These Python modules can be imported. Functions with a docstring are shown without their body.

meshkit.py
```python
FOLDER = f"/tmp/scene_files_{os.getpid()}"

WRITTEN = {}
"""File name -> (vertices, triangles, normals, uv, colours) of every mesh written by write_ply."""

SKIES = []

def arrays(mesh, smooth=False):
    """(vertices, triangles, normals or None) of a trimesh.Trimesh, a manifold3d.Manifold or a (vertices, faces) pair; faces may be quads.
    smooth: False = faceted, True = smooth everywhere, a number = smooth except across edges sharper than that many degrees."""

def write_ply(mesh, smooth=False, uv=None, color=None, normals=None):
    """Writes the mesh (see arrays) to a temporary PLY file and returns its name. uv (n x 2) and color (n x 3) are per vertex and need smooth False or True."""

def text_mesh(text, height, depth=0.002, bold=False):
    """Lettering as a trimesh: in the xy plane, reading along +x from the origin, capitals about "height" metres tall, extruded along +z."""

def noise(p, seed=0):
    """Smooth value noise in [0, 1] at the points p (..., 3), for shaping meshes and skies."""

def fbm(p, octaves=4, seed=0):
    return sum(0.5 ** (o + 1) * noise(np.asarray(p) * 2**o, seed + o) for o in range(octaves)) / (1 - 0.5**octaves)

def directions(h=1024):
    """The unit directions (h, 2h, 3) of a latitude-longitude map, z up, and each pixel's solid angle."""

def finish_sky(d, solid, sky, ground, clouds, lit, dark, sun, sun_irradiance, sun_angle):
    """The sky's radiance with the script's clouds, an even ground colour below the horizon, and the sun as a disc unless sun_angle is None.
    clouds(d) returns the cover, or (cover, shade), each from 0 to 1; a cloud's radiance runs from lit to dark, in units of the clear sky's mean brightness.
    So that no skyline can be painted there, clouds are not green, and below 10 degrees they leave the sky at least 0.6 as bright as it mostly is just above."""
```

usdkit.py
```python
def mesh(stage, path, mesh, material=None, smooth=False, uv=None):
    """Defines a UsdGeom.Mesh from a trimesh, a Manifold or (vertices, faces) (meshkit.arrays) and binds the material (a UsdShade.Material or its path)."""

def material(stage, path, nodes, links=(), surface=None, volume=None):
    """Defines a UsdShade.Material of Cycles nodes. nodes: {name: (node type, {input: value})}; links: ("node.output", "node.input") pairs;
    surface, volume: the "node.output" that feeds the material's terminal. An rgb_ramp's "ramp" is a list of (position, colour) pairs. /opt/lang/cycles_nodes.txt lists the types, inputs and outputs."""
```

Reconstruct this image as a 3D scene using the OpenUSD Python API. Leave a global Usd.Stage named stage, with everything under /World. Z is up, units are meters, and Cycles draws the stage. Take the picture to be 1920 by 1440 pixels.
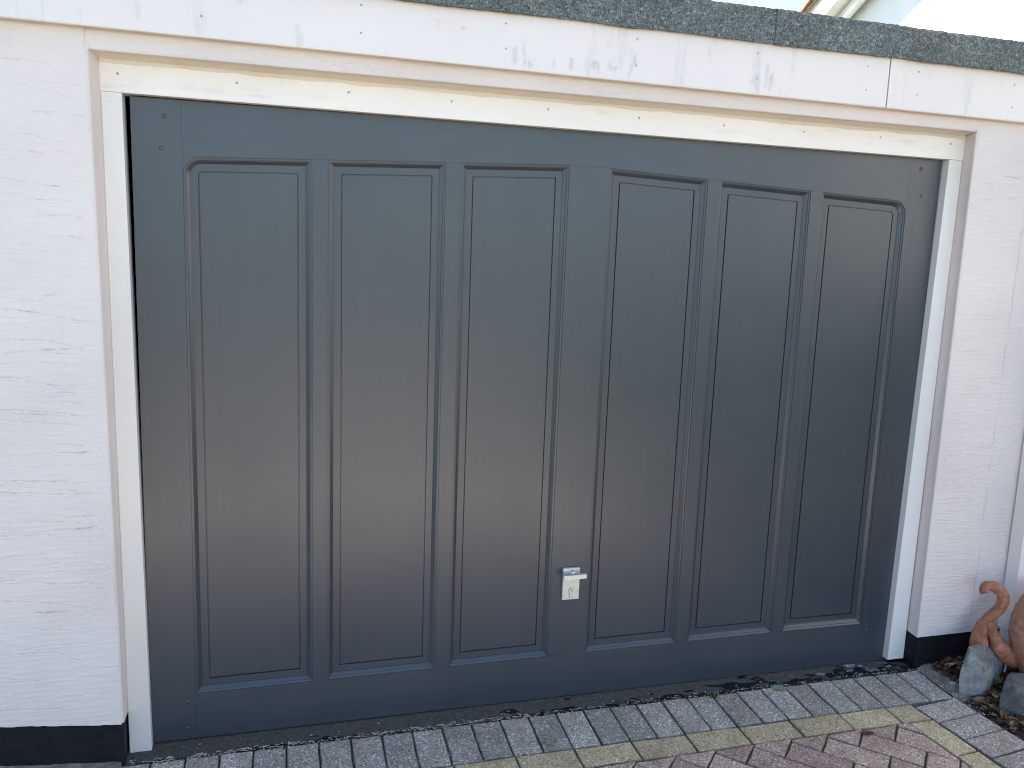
import math, random
import numpy as np, trimesh
from shapely import affinity
from shapely.geometry import Polygon, box as sbox
from shapely.ops import unary_union
import usdkit, meshkit
from meshkit import noise, fbm
from pxr import Usd, UsdGeom, UsdLux, UsdShade, Gf, Sdf, Vt

stage = Usd.Stage.CreateInMemory()
UsdGeom.SetStageUpAxis(stage, UsdGeom.Tokens.z)
UsdGeom.SetStageMetersPerUnit(stage, 1.0)
UsdGeom.Xform.Define(stage, "/World")
UsdGeom.Scope.Define(stage, "/World/Looks")
rng = random.Random(7)
nrg = np.random.default_rng(11)

# ------------------------------------------------------------------ camera, sky, sun, exposure
EXPOSURE = 1.80
SUN_EL, SUN_AZ = math.radians(52), math.atan2(-0.70, 0.71)      # azimuth = atan2(x, y) of the direction towards the sun
cam = UsdGeom.Camera.Define(stage, "/World/camera")
CR = np.array([[0.9627182607, -0.0085823694, 0.2703699195], [-0.2680857685, -0.1636757996, 0.9493894108], [0.0361050021, -0.9864768500, -0.1598744922]])
right, down, fwd = CR[:, 0], CR[:, 1], CR[:, 2]
M = Gf.Matrix4d(*right, 0, *(-down), 0, *(-fwd), 0, 0.38682, -2.70464, 1.61351, 1)
cam.AddTransformOp().Set(M)
cam.CreateHorizontalApertureAttr(36.0)
cam.CreateVerticalApertureAttr(27.0)
cam.CreateFocalLengthAttr(36.0 * 1589.29 / 1920)
cam.CreateClippingRangeAttr(Gf.Vec2f(0.05, 5000))
cam.CreateExposureAttr(EXPOSURE)

usdkit.material(stage, "/World/Looks/sky", {
    "s": ("sky_texture", {"sky_type": "single_scattering", "sun_disc": False, "sun_elevation": SUN_EL, "sun_rotation": SUN_AZ, "air_density": 1.0, "aerosol_density": 0.7, "ozone_density": 1.0}),
    "b": ("background_shader", {"strength": 0.11})}, [("s.color", "b.color")], surface="b.background")
dome = UsdLux.DomeLight.Define(stage, "/World/sky")
UsdShade.MaterialBindingAPI.Apply(dome.GetPrim()).Bind(UsdShade.Material.Get(stage, "/World/Looks/sky"))
dome.GetPrim().SetCustomDataByKey("kind", "structure")
sun = UsdLux.DistantLight.Define(stage, "/World/sun")
sun.CreateNormalizeAttr(True); sun.CreateIntensityAttr(1.25); sun.CreateAngleAttr(0.53)
sun.CreateColorAttr(Gf.Vec3f(1.0, 0.90, 0.77))
sd = Gf.Vec3d(math.sin(SUN_AZ) * math.cos(SUN_EL), math.cos(SUN_AZ) * math.cos(SUN_EL), math.sin(SUN_EL))
sun.AddTransformOp().Set(Gf.Matrix4d().SetRotate(Gf.Rotation(Gf.Vec3d(0, 0, 1), sd)))

# ------------------------------------------------------------------ helpers
used = {}
def path_for(name, parent="/World"):
    k = (parent, name); n = used.get(k, 0); used[k] = n + 1
    return f"{parent}/{name}" + (f"_{n:03d}" if n else "")

def tag(prim, label=None, cat=None, group=None, kind=None):
    p = prim.GetPrim() if hasattr(prim, "GetPrim") else prim
    for k, v in (("label", label), ("category", cat), ("group", group), ("kind", kind)):
        if v: p.SetCustomDataByKey(k, v)
    return p

def obj(name, mesh, mat, parent=None, smooth=False, **t):
    par = "/World" if parent is None else str(parent.GetPath())
    m = usdkit.mesh(stage, path_for(name, par), mesh, "/World/Looks/" + mat, smooth=smooth)
    tag(m, **t)
    return m.GetPrim()

def thing(name, label, cat, loc=(0, 0, 0), group=None, kind=None):
    x = UsdGeom.Xform.Define(stage, path_for(name))
    if any(loc): x.AddTranslateOp().Set(Gf.Vec3d(*loc))
    return tag(x, label, cat, group, kind)

def T(v, f):
    return trimesh.Trimesh(np.asarray(v, float), np.asarray(f, int), process=False)
cat_ = trimesh.util.concatenate

def bx(x0, x1, y0, y1, z0, z1, c=0.0):
    """a box with chamfered edges"""
    if c <= 0:
        m = trimesh.creation.box([x1 - x0, y1 - y0, z1 - z0])
    else:
        p = [(sx * ((x1 - x0) / 2 - (0 if a == 0 else c)), sy * ((y1 - y0) / 2 - (0 if a == 1 else c)), sz * ((z1 - z0) / 2 - (0 if a == 2 else c)))
             for a in range(3) for sx in (-1, 1) for sy in (-1, 1) for sz in (-1, 1)]
        m = trimesh.convex.convex_hull(np.array(p))
    m.apply_translation([(x0 + x1) / 2, (y0 + y1) / 2, (z0 + z1) / 2])
    return m

def hull8(pts):
    return trimesh.convex.convex_hull(np.array(pts, float))

def grid_mesh(P):
    """P: (n, m, 3) points -> triangles"""
    n, m = P.shape[:2]
    i = np.arange(n * m).reshape(n, m)
    a, b, c, d = i[:-1, :-1].ravel(), i[1:, :-1].ravel(), i[1:, 1:].ravel(), i[:-1, 1:].ravel()
    return T(P.reshape(-1, 3), np.vstack([np.stack([a, b, c], 1), np.stack([a, c, d], 1)]))

def tube(pts, radii, n=14, caps=True, flat=None):
    pts = np.asarray(pts, float); radii = np.broadcast_to(radii, len(pts))
    tang = np.gradient(pts, axis=0); tang /= np.linalg.norm(tang, axis=1, keepdims=True)
    ref = np.array([0, 1.0, 0]) if abs(tang[0][1]) < 0.9 else np.array([1.0, 0, 0])
    rings = []
    for p, t, r in zip(pts, tang, radii):
        u = ref - t * (ref @ t); u /= np.linalg.norm(u); w = np.cross(t, u)
        a = np.linspace(0, 2 * np.pi, n, endpoint=False)
        k = 1 if flat is None else flat
        rings.append(p + r * (k * np.cos(a)[:, None] * u + np.sin(a)[:, None] * w))
    V = np.vstack(rings); F = []
    for i in range(len(pts) - 1):
        for j in range(n):
            a, b = i * n + j, i * n + (j + 1) % n
            F += [(a, b, b + n), (a, b + n, a + n)]
    if caps:
        V = np.vstack([V, pts[0], pts[-1]]); c0, c1 = len(V) - 2, len(V) - 1; e = (len(pts) - 1) * n
        for j in range(n):
            F += [(c0, (j + 1) % n, j), (c1, e + j, e + (j + 1) % n)]
    m = T(V, F); m.fix_normals(); return m

def smooth_path(p, n=40):
    from scipy.interpolate import splprep, splev
    p = np.asarray(p, float)
    t, _ = splprep(p.T, s=0, k=3); return np.array(splev(np.linspace(0, 1, n), t)).T

# ------------------------------------------------------------------ materials
def material(name, nodes, links, surface="p.BSDF"):
    usdkit.material(stage, "/World/Looks/" + name, nodes, links, surface=surface)

POS = ("geometry", {})
def simple(name, col, rough=0.5, var=0.12, scale=30.0, bump=0.0, bscale=200.0, metallic=0.0, spec=0.5, stretch=(1, 1, 1)):
    c = np.array(col, float)
    material(name, {"g": POS, "m": ("mapping", {"scale": stretch}), "n": ("noise_texture", {"scale": scale, "detail": 5.0, "roughness": 0.6}),
        "r": ("rgb_ramp", {"ramp": [(0.25, c * (1 - var)), (0.75, np.minimum(c * (1 + var), 0.95))]}),
        "n2": ("noise_texture", {"scale": bscale, "detail": 3.0}), "b": ("bump", {"strength": bump, "distance": 0.002}),
        "p": ("principled_bsdf", {"roughness": rough, "metallic": metallic, "specular_ior_level": spec})},
        [("g.position", "m.vector"), ("m.vector", "n.vector"), ("m.vector", "n2.vector"), ("n.fac", "r.fac"), ("r.color", "p.base_color")]
        + ([("n2.fac", "b.height"), ("b.normal", "p.normal")] if bump else []))

# masonry paint: white with dirt held in the trowel strokes (primvar), broad faint staining, fine horizontal brush relief
material("masonry_paint", {
    "g": POS, "m1": ("mapping", {"scale": (14, 14, 130)}), "n1": ("noise_texture", {"scale": 1.0, "detail": 6.0, "roughness": 0.65}),
    "n2": ("noise_texture", {"scale": 2.3, "detail": 4.0}), "n3": ("noise_texture", {"scale": 95.0, "detail": 4.0, "roughness": 0.7}),
    "stain": ("rgb_ramp", {"ramp": [(0.30, (0.625, 0.545, 0.50)), (0.55, (0.675, 0.59, 0.54)), (0.8, (0.71, 0.615, 0.56))]}),
    "spk": ("rgb_ramp", {"ramp": [(0.66, (0, 0, 0)), (0.80, (0.5, 0.5, 0.5))]}),
    "a": ("attribute", {"attribute": "dirt"}),
    "mx0": ("mix_color", {"b": (0.42, 0.41, 0.42)}), "mx": ("mix_color", {"b": (0.22, 0.21, 0.21)}),
    "add": ("math", {"math_type": "multiply_add", "value2": 0.6}),
    "b": ("bump", {"strength": 0.45, "distance": 0.003}),
    "p": ("principled_bsdf", {"roughness": 0.75, "specular_ior_level": 0.25})},
    [("g.position", "m1.vector"), ("m1.vector", "n1.vector"), ("g.position", "n2.vector"), ("g.position", "n3.vector"), ("n2.fac", "stain.fac"), ("n3.fac", "spk.fac"),
     ("stain.color", "mx0.a"), ("spk.color", "mx0.fac"), ("mx0.result", "mx.a"), ("a.fac", "mx.fac"), ("mx.result", "p.base_color"),
     ("n1.fac", "add.value1"), ("n3.fac", "add.value3"), ("add.value", "b.height"), ("b.normal", "p.normal")])

def gloss_paint(name, col, rough=0.4, dirt=(0.5, 0.45, 0.38), amount=0.25, stretch=(3, 3, 12), edge=0.72):
    c = np.array(col)
    material(name, {"g": POS, "m": ("mapping", {"scale": stretch}), "n": ("noise_texture", {"scale": 1.6, "detail": 7.0, "roughness": 0.68}),
        "n2": ("noise_texture", {"scale": 40.0, "detail": 3.0}), "n3": ("noise_texture", {"scale": 1.1, "detail": 3.0}),
        "r": ("rgb_ramp", {"ramp": [(edge - 0.14, (0, 0, 0)), (edge, (amount,) * 3)]}),
        "v": ("rgb_ramp", {"ramp": [(0.3, c * 0.93), (0.7, np.minimum(c * 1.03, 0.9))]}),
        "mx": ("mix_color", {"b": dirt}), "at": ("attribute", {"attribute": "dirt"}), "mx5": ("mix_color", {"b": (0.30, 0.31, 0.30)}), "b": ("bump", {"strength": 0.06, "distance": 0.002}),
        "p": ("principled_bsdf", {"roughness": rough})},
        [("g.position", "m.vector"), ("m.vector", "n.vector"), ("m.vector", "n2.vector"), ("g.position", "n3.vector"), ("n3.fac", "v.fac"), ("n.fac", "r.fac"), ("v.color", "mx.a"), ("r.color", "mx.fac"), ("mx.result", "mx5.a"), ("at.fac", "mx5.fac"), ("mx5.result", "p.base_color"), ("n2.fac", "b.height"), ("b.normal", "p.normal")])

gloss_paint("fascia_paint", (0.71, 0.625, 0.57), 0.42, (0.40, 0.39, 0.36), 0.45, (9, 9, 2.2), 0.70)
gloss_paint("frame_paint", (0.79, 0.71, 0.635), 0.38, (0.50, 0.38, 0.24), 0.35, (3, 3, 14), 0.70)
gloss_paint("white_plastic", (0.73, 0.675, 0.62), 0.28, (0.55, 0.53, 0.48), 0.18, (8, 8, 3), 0.74)
gloss_paint("tan_lining", (0.64, 0.56, 0.46), 0.5, (0.48, 0.38, 0.26), 0.35, (4, 4, 10), 0.68)

def wood_paint(name, stretch):
    material(name, {"g": POS, "m": ("mapping", {"scale": stretch}),
        "n": ("noise_texture", {"scale": 1.0, "detail": 6.0, "roughness": 0.62, "distortion": 0.5}),
        "n2": ("noise_texture", {"scale": 3.2, "detail": 4.0, "roughness": 0.7, "distortion": 0.8}),
        "big": ("noise_texture", {"scale": 2.0, "detail": 3.0}),
        "dust": ("noise_texture", {"scale": 160.0, "detail": 2.0}),
        "r": ("rgb_ramp", {"ramp": [(0.22, (0.017, 0.020, 0.025)), (0.52, (0.022, 0.026, 0.032)), (0.82, (0.026, 0.030, 0.037))]}),
        "dr": ("rgb_ramp", {"ramp": [(0.79, (0, 0, 0)), (0.86, (0.22, 0.22, 0.22))]}), "mx": ("mix_color", {"b": (0.22, 0.22, 0.21)}),
        "rr": ("map_range", {"from_min": 0.3, "from_max": 0.7, "to_min": 0.31, "to_max": 0.40}),
        "add": ("math", {"math_type": "multiply_add", "value2": 0.6}), "b": ("bump", {"strength": 0.055, "distance": 0.0018}),
        "p": ("principled_bsdf", {"specular_ior_level": 0.95, "ior": 1.5})},
        [("g.position", "m.vector"), ("m.vector", "n.vector"), ("m.vector", "n2.vector"), ("g.position", "big.vector"), ("g.position", "dust.vector"), ("n.fac", "r.fac"), ("dust.fac", "dr.fac"), ("r.color", "mx.a"), ("dr.color", "mx.fac"), ("mx.result", "p.base_color"),
         ("big.fac", "rr.value"), ("rr.result", "p.roughness"), ("n2.fac", "add.value1"), ("n.fac", "add.value3"), ("add.value", "b.height"), ("b.normal", "p.normal")])
wood_paint("door_paint_upright", (55, 55, 2.2))
wood_paint("door_paint_level", (2.6, 55, 60))
wood_paint("door_paint_moulding", (5, 5, 5))

def paver(name, lo, hi, fleck):
    lo, hi = np.array(lo), np.array(hi)
    material(name, {"g": POS, "o": ("object_info", {}),
        "n": ("noise_texture", {"scale": 170.0, "detail": 4.0, "roughness": 0.75}), "n1": ("noise_texture", {"scale": 9.0, "detail": 4.0}),
        "v": ("voronoi_texture", {"scale": 230.0}), "s": ("separate_color", {}),
        "v2": ("voronoi_texture", {"scale": 200.0}), "s2": ("separate_color", {}),
        "ramp": ("rgb_ramp", {"ramp": [(0.34, lo * 0.55), (0.5, (lo + hi) / 2), (0.66, hi)]}),
        "fl": ("rgb_ramp", {"ramp": [(0.875, (0, 0, 0)), (0.90, (0.85, 0.85, 0.85))]}),
        "dk": ("rgb_ramp", {"ramp": [(0.90, (0, 0, 0)), (0.94, (0.55, 0.55, 0.55))]}),
        "mx": ("mix_color", {"b": fleck}), "mx2": ("mix_color", {"b": (0.03, 0.03, 0.032)}),
        "grime": ("rgb_ramp", {"ramp": [(0.45, (0, 0, 0)), (0.78, (0.45, 0.45, 0.45))]}), "mx3": ("mix_color", {"b": lo * 0.5}), "at": ("attribute", {"attribute": "dirt"}), "mx4": ("mix_color", {"b": (0.085, 0.076, 0.062)}),
        "vr": ("map_range", {"to_min": 0.80, "to_max": 1.15}), "hs": ("hsv", {}), "hr": ("map_range", {"to_min": 0.493, "to_max": 0.507}),
        "b": ("bump", {"strength": 0.7, "distance": 0.0025}),
        "p": ("principled_bsdf", {"roughness": 0.85, "specular_ior_level": 0.25})},
        [("g.position", "n.vector"), ("g.position", "n1.vector"), ("g.position", "v.vector"), ("g.position", "v2.vector"), ("v.color", "s.color"), ("v2.color", "s2.color"),
         ("n.fac", "ramp.fac"), ("s.r", "fl.fac"), ("s2.g", "dk.fac"), ("ramp.color", "mx2.a"), ("dk.color", "mx2.fac"), ("mx2.result", "mx.a"), ("fl.color", "mx.fac"),
         ("n1.fac", "grime.fac"), ("mx.result", "mx3.a"), ("grime.color", "mx3.fac"), ("o.random", "vr.value"), ("o.random", "hr.value"), ("hr.result", "hs.hue"), ("vr.result", "hs.value"), ("mx3.result", "hs.color"), ("hs.color", "mx4.a"), ("at.fac", "mx4.fac"), ("mx4.result", "p.base_color"),
         ("n.fac", "b.height"), ("b.normal", "p.normal")])
paver("grey_paver", (0.32, 0.275, 0.222), (0.51, 0.445, 0.365), (0.85, 0.82, 0.76))
paver("yellow_paver", (0.49, 0.375, 0.205), (0.71, 0.565, 0.335), (0.85, 0.79, 0.62))
paver("red_paver", (0.40, 0.255, 0.19), (0.60, 0.415, 0.315), (0.85, 0.77, 0.70))

material("far_paving", {"g": POS, "m": ("mapping", {"rotation": (0, 0, math.radians(45))}), "b": ("brick_texture", {"scale": 1.0, "brick_width": 0.2, "row_height": 0.1, "mortar_size": 0.004, "color1": (0.50, 0.43, 0.365), "color2": (0.60, 0.52, 0.44), "mortar": (0.12, 0.10, 0.08)}),
    "n": ("noise_texture", {"scale": 120.0, "detail": 3.0}), "mx": ("mix_color", {"blend_type": "overlay", "fac": 0.6}),
    "p": ("principled_bsdf", {"roughness": 0.85, "specular_ior_level": 0.25})},
    [("g.position", "m.vector"), ("m.vector", "b.vector"), ("g.position", "n.vector"), ("b.color", "mx.a"), ("n.color", "mx.b"), ("mx.result", "p.base_color")])
simple("joint_sand", (0.085, 0.076, 0.062), 0.95, 0.5, 90, 0.8, 300)
simple("asphalt", (0.05, 0.05, 0.052), 0.9, 0.3, 60, 0.4, 300)
simple("lawn", (0.06, 0.085, 0.03), 0.9, 0.4, 12, 0.5, 60)
simple("earth", (0.045, 0.034, 0.025), 0.95, 0.5, 60, 0.9, 220)
simple("black_bitumen", (0.0065, 0.0065, 0.008), 0.6, 0.6, 40, 0.5, 120, spec=0.2)
material("peeling_bitumen", {"g": POS, "m": ("mapping", {"scale": (22, 60, 60)}), "n": ("noise_texture", {"scale": 1.0, "detail": 8.0, "roughness": 0.72, "distortion": 0.6}),
    "n2": ("noise_texture", {"scale": 170.0, "detail": 3.0}), "big": ("noise_texture", {"scale": 3.5, "detail": 2.0}), "mul": ("math", {"math_type": "multiply_add", "value2": 0.35}),
    "r": ("rgb_ramp", {"ramp": [(0.76, (0.008, 0.0085, 0.013)), (0.84, (0.022, 0.019, 0.027)), (0.90, (0.060, 0.052, 0.060)), (0.97, (0.30, 0.29, 0.275))]}),
    "s": ("rgb_ramp", {"ramp": [(0.70, (0, 0, 0)), (0.76, (0.8, 0.8, 0.8))]}), "mx": ("mix_color", {"b": (0.32, 0.30, 0.27)}), "b": ("bump", {"strength": 0.8, "distance": 0.004}),
    "p": ("principled_bsdf", {"roughness": 0.6, "specular_ior_level": 0.25})},
    [("g.position", "m.vector"), ("m.vector", "n.vector"), ("g.position", "n2.vector"), ("g.position", "big.vector"), ("big.fac", "mul.value1"), ("n.fac", "mul.value3"), ("mul.value", "r.fac"), ("n2.fac", "s.fac"), ("r.color", "mx.a"), ("s.color", "mx.fac"), ("mx.result", "p.base_color"), ("n.fac", "b.height"), ("b.normal", "p.normal")])
material("roof_felt", {"g": POS, "v": ("voronoi_texture", {"scale": 290.0}), "s": ("separate_color", {}), "v2": ("voronoi_texture", {"scale": 110.0}), "s2": ("separate_color", {}), "n": ("noise_texture", {"scale": 5.0, "detail": 4.0}),
    "av": ("math", {"math_type": "multiply_add", "value2": 0.7}), "half": ("math", {"math_type": "multiply", "value2": 0.3}),
    "r": ("rgb_ramp", {"ramp": [(0.1, (0.05, 0.056, 0.052)), (0.5, (0.115, 0.126, 0.116)), (0.8, (0.18, 0.195, 0.18)), (0.95, (0.33, 0.34, 0.32))]}),
    "vr": ("map_range", {"from_min": 0.3, "from_max": 0.7, "to_min": 0.8, "to_max": 1.15}), "hs": ("hsv", {}),
    "b": ("bump", {"strength": 0.9, "distance": 0.004}), "p": ("principled_bsdf", {"roughness": 0.9, "specular_ior_level": 0.3})},
    [("g.position", "v.vector"), ("g.position", "v2.vector"), ("g.position", "n.vector"), ("v.color", "s.color"), ("v2.color", "s2.color"), ("s2.r", "half.value1"), ("s.r", "av.value1"), ("half.value", "av.value3"), ("av.value", "r.fac"), ("n.fac", "vr.value"), ("vr.result", "hs.value"), ("r.color", "hs.color"), ("hs.color", "p.base_color"), ("s.r", "b.height"), ("b.normal", "p.normal")])
simple("cast_metal", (0.66, 0.64, 0.56), 0.34, 0.14, 70, 0.15, 260, metallic=0.55)
simple("lock_brass", (0.74, 0.64, 0.60), 0.3, 0.1, 90, 0.0, 100, metallic=0.5)
simple("black_slot", (0.01, 0.01, 0.01), 0.6)
simple("screw_steel", (0.40, 0.38, 0.36), 0.5, 0.3, 400, metallic=0.3)
simple("painted_screw", (0.72, 0.71, 0.68), 0.4, 0.1, 200)
simple("dark_bolt", (0.032, 0.037, 0.043), 0.28, 0.15, 200)
simple("terracotta", (0.33, 0.13, 0.068), 0.82, 0.5, 40, 0.7, 150)
material("terracotta_ridged", {"g": POS, "m": ("mapping", {"scale": (3, 3, 70)}), "n": ("noise_texture", {"scale": 1.0, "detail": 4.0, "roughness": 0.6}), "n2": ("noise_texture", {"scale": 30.0, "detail": 4.0}),
    "r": ("rgb_ramp", {"ramp": [(0.3, (0.30, 0.14, 0.085)), (0.55, (0.42, 0.21, 0.13)), (0.75, (0.50, 0.29, 0.19))]}), "b": ("bump", {"strength": 0.6, "distance": 0.004}), "p": ("principled_bsdf", {"roughness": 0.8})},
    [("g.position", "m.vector"), ("m.vector", "n.vector"), ("g.position", "n2.vector"), ("n2.fac", "r.fac"), ("n.fac", "b.height"), ("r.color", "p.base_color"), ("b.normal", "p.normal")])
simple("blue_stone", (0.185, 0.185, 0.172), 0.6, 0.6, 30, 0.6, 90)
simple("grey_stone", (0.115, 0.115, 0.105), 0.8, 0.55, 30, 0.8, 110)
simple("mossy_mortar", (0.19, 0.185, 0.135), 0.95, 0.55, 38, 0.9, 160)
simple("moss", (0.075, 0.085, 0.03), 0.95, 0.5, 120, 0.8, 300)
simple("straw", (0.42, 0.38, 0.31), 0.8, 0.3, 60)
simple("paint_flake", (0.22, 0.20, 0.20), 0.7, 0.55, 70, 0.4, 200)
simple("grit", (0.45, 0.43, 0.38), 0.85, 0.35, 40)
def leafmat(name, col, var=0.35, trans=0.35):
    c = np.array(col)
    material(name, {"g": POS, "n": ("noise_texture", {"scale": 60.0, "detail": 5.0}), "r": ("rgb_ramp", {"ramp": [(0.3, c * (1 - var)), (0.7, c * (1 + var))]}),
        "p": ("principled_bsdf", {"roughness": 0.55}), "t": ("translucent_bsdf", {}), "mx": ("mix_closure", {"fac": trans})},
        [("g.position", "n.vector"), ("n.fac", "r.fac"), ("r.color", "p.base_color"), ("r.color", "t.color"), ("p.BSDF", "mx.closure1"), ("t.BSDF", "mx.closure2")], surface="mx.closure")
leafmat("green_leaf", (0.30, 0.42, 0.22)); leafmat("weed_leaf", (0.07, 0.20, 0.03)); leafmat("brown_leaf", (0.17, 0.075, 0.032)); leafmat("tan_leaf", (0.22, 0.15, 0.085)); leafmat("dark_leaf", (0.06, 0.035, 0.022)); leafmat("pale_leaf", (0.40, 0.34, 0.24), 0.2)
simple("twig", (0.30, 0.25, 0.19), 0.8, 0.3, 60)
simple("house_render", (0.78, 0.77, 0.75), 0.8, 0.04, 3)
simple("house_trim", (0.74, 0.72, 0.66), 0.5, 0.1, 8)
simple("roof_tile", (0.36, 0.20, 0.12), 0.8, 0.6, 25, 0.4, 90)
simple("tile_mortar", (0.42, 0.37, 0.30), 0.9, 0.3, 30)

# ------------------------------------------------------------------ dimensions
W, H = 2.7906, 1.9955          # door leaf
WY = -0.0936                   # wall face
JY = -0.030                    # front of the door frame
def zg(x, y):                  # paving level
    return 0.04183 * (np.maximum(y, -7.0) + 0.1) + 0.00138 * (np.clip(x, -4, 6) - 1)

# ------------------------------------------------------------------ ground
xs = np.unique(np.r_[-400, -150, -60, -25, np.linspace(-12, 14, 27), 25, 60, 150, 400])
ys = np.unique(np.r_[-400, -150, -60, -30, np.linspace(-16, 14, 31), 25, 60, 150, 400])
X, Y = np.meshgrid(xs, ys, indexing="ij")
obj("ground", grid_mesh(np.stack([X, Y, zg(X, np.minimum(Y, 0.5)) - 0.030], -1)), "lawn", kind="structure")
obj("road", hull8([(x, y, zg(0, -7.0) - z) for x in (-200, 200) for y in (-14.0, -8.2) for z in (0.05, 0.098)]), "asphalt", kind="structure")

drive = tag(UsdGeom.Xform.Define(stage, path_for("driveway")), kind="structure", label="block paved driveway in grey, yellow and red blocks in front of the garage door")
def sheet(x0, x1, y0, y1, dz, n=2):
    X, Y = np.meshgrid(np.linspace(x0, x1, n), np.linspace(y0, y1, n), indexing="ij")
    return grid_mesh(np.stack([X, Y, zg(X, Y) + dz], -1))
obj("joint_bed", sheet(-0.95, 2.93, -8.2, 0.06, -0.009, 3), "joint_sand", drive)

def make_paver(poly, gap=0.0019, cham=0.0040, seg=0.045):
    p = poly.buffer(-gap, join_style=2)
    if p.is_empty or p.geom_type != "Polygon" or p.area < 0.0006: return None
    pts = []
    c = np.array(p.exterior.coords)[:-1]
    if Polygon(c).exterior.is_ccw is False: c = c[::-1]
    for a, b in zip(c, np.roll(c, -1, 0)):
        L = np.linalg.norm(b - a); n = max(1, int(round(L / seg)))
        t = np.linspace(0, 1, n, endpoint=False)
        if n > 1: t[1:] += (nrg.random(n - 1) - 0.5) * 0.3 / n
        q = a + np.outer(t, b - a)
        q[0] += ((a + b) / 2 - a) / L * 0.001
        pts.append(q)
    o = np.vstack(pts); n = len(o)
    o = o + nrg.normal(0, 0.0008, o.shape)
    ctr = o.mean(0)
    nxt, prv = np.roll(o, -1, 0), np.roll(o, 1, 0)
    e = nxt - prv; nor = np.stack([-e[:, 1], e[:, 0]], 1); nor /= np.maximum(np.linalg.norm(nor, axis=1, keepdims=True), 1e-9)
    i = o + nor * cham * (0.8 + 0.5 * nrg.random((n, 1)))
    tilt = nrg.normal(0, 0.006, 2); lift = nrg.normal(0, 0.0011)
    def z(q, dz): return zg(q[:, 0], q[:, 1]) + dz + lift + (q - ctr) @ tilt
    V = np.vstack([np.c_[i, z(i, 0)], np.c_[o, z(o, -0.0038 - 0.001 * nrg.random(n))], np.c_[o, z(o, -0.02)], [np.r_[ctr, z(ctr[None], 0.0006)]]])
    F = []
    for k in range(n):
        k1 = (k + 1) % n
        F += [(3 * n, k, k1), (k, n + k, n + k1), (k, n + k1, k1), (n + k, 2 * n + k, 2 * n + k1), (n + k, 2 * n + k1, n + k1)]
    m = T(V, F); m.metadata["dirt"] = np.r_[np.zeros(n), 0.5 + 0.4 * nrg.random(n), np.ones(n), [0.0]]
    return m
def lay(name, m):
    if m is None: return
    p = obj(name, m, name, drive)
    UsdGeom.PrimvarsAPI(p).CreatePrimvar("dirt", Sdf.ValueTypeNames.FloatArray, "vertex").Set(Vt.FloatArray.FromNumpy(m.metadata["dirt"].astype(np.float32)))

BOT = -0.107
def quad(*p): return Polygon(p)
x0, pit = 1.0214, 0.1015
for i in range(-19, 18):                         # grey soldier course along the threshold
    a, b = x0 + pit * i, x0 + pit * (i + 1)
    m = make_paver(quad((a, -0.307), (b, -0.307), (b + 0.0043, BOT), (a + 0.0043, BOT)))
    lay("grey_paver", m)
yx = [1.932 + 0.2015 * k for k in range(-14, 4)] + [2.651]
for a, b in zip(yx[:-1], yx[1:]):
    lay("yellow_paver", make_paver(quad((a, -0.408), (b + (0.009 if b == 2.651 else 0), -0.408), (b, -0.3085), (a, -0.3085))))
r_, d_ = np.array([0.993, 0.118]), np.array([0.118, -0.993])
O = np.array([2.656, -0.3265])
for k in range(13):
    a = O + d_ * 0.1055 * k; b = O + d_ * 0.1055 * (k + 1)
    lay("grey_paver", make_paver(Polygon([a, b, b + r_ * 0.2, a + r_ * 0.2])))
O2 = np.array([2.556, -0.4095])
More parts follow.
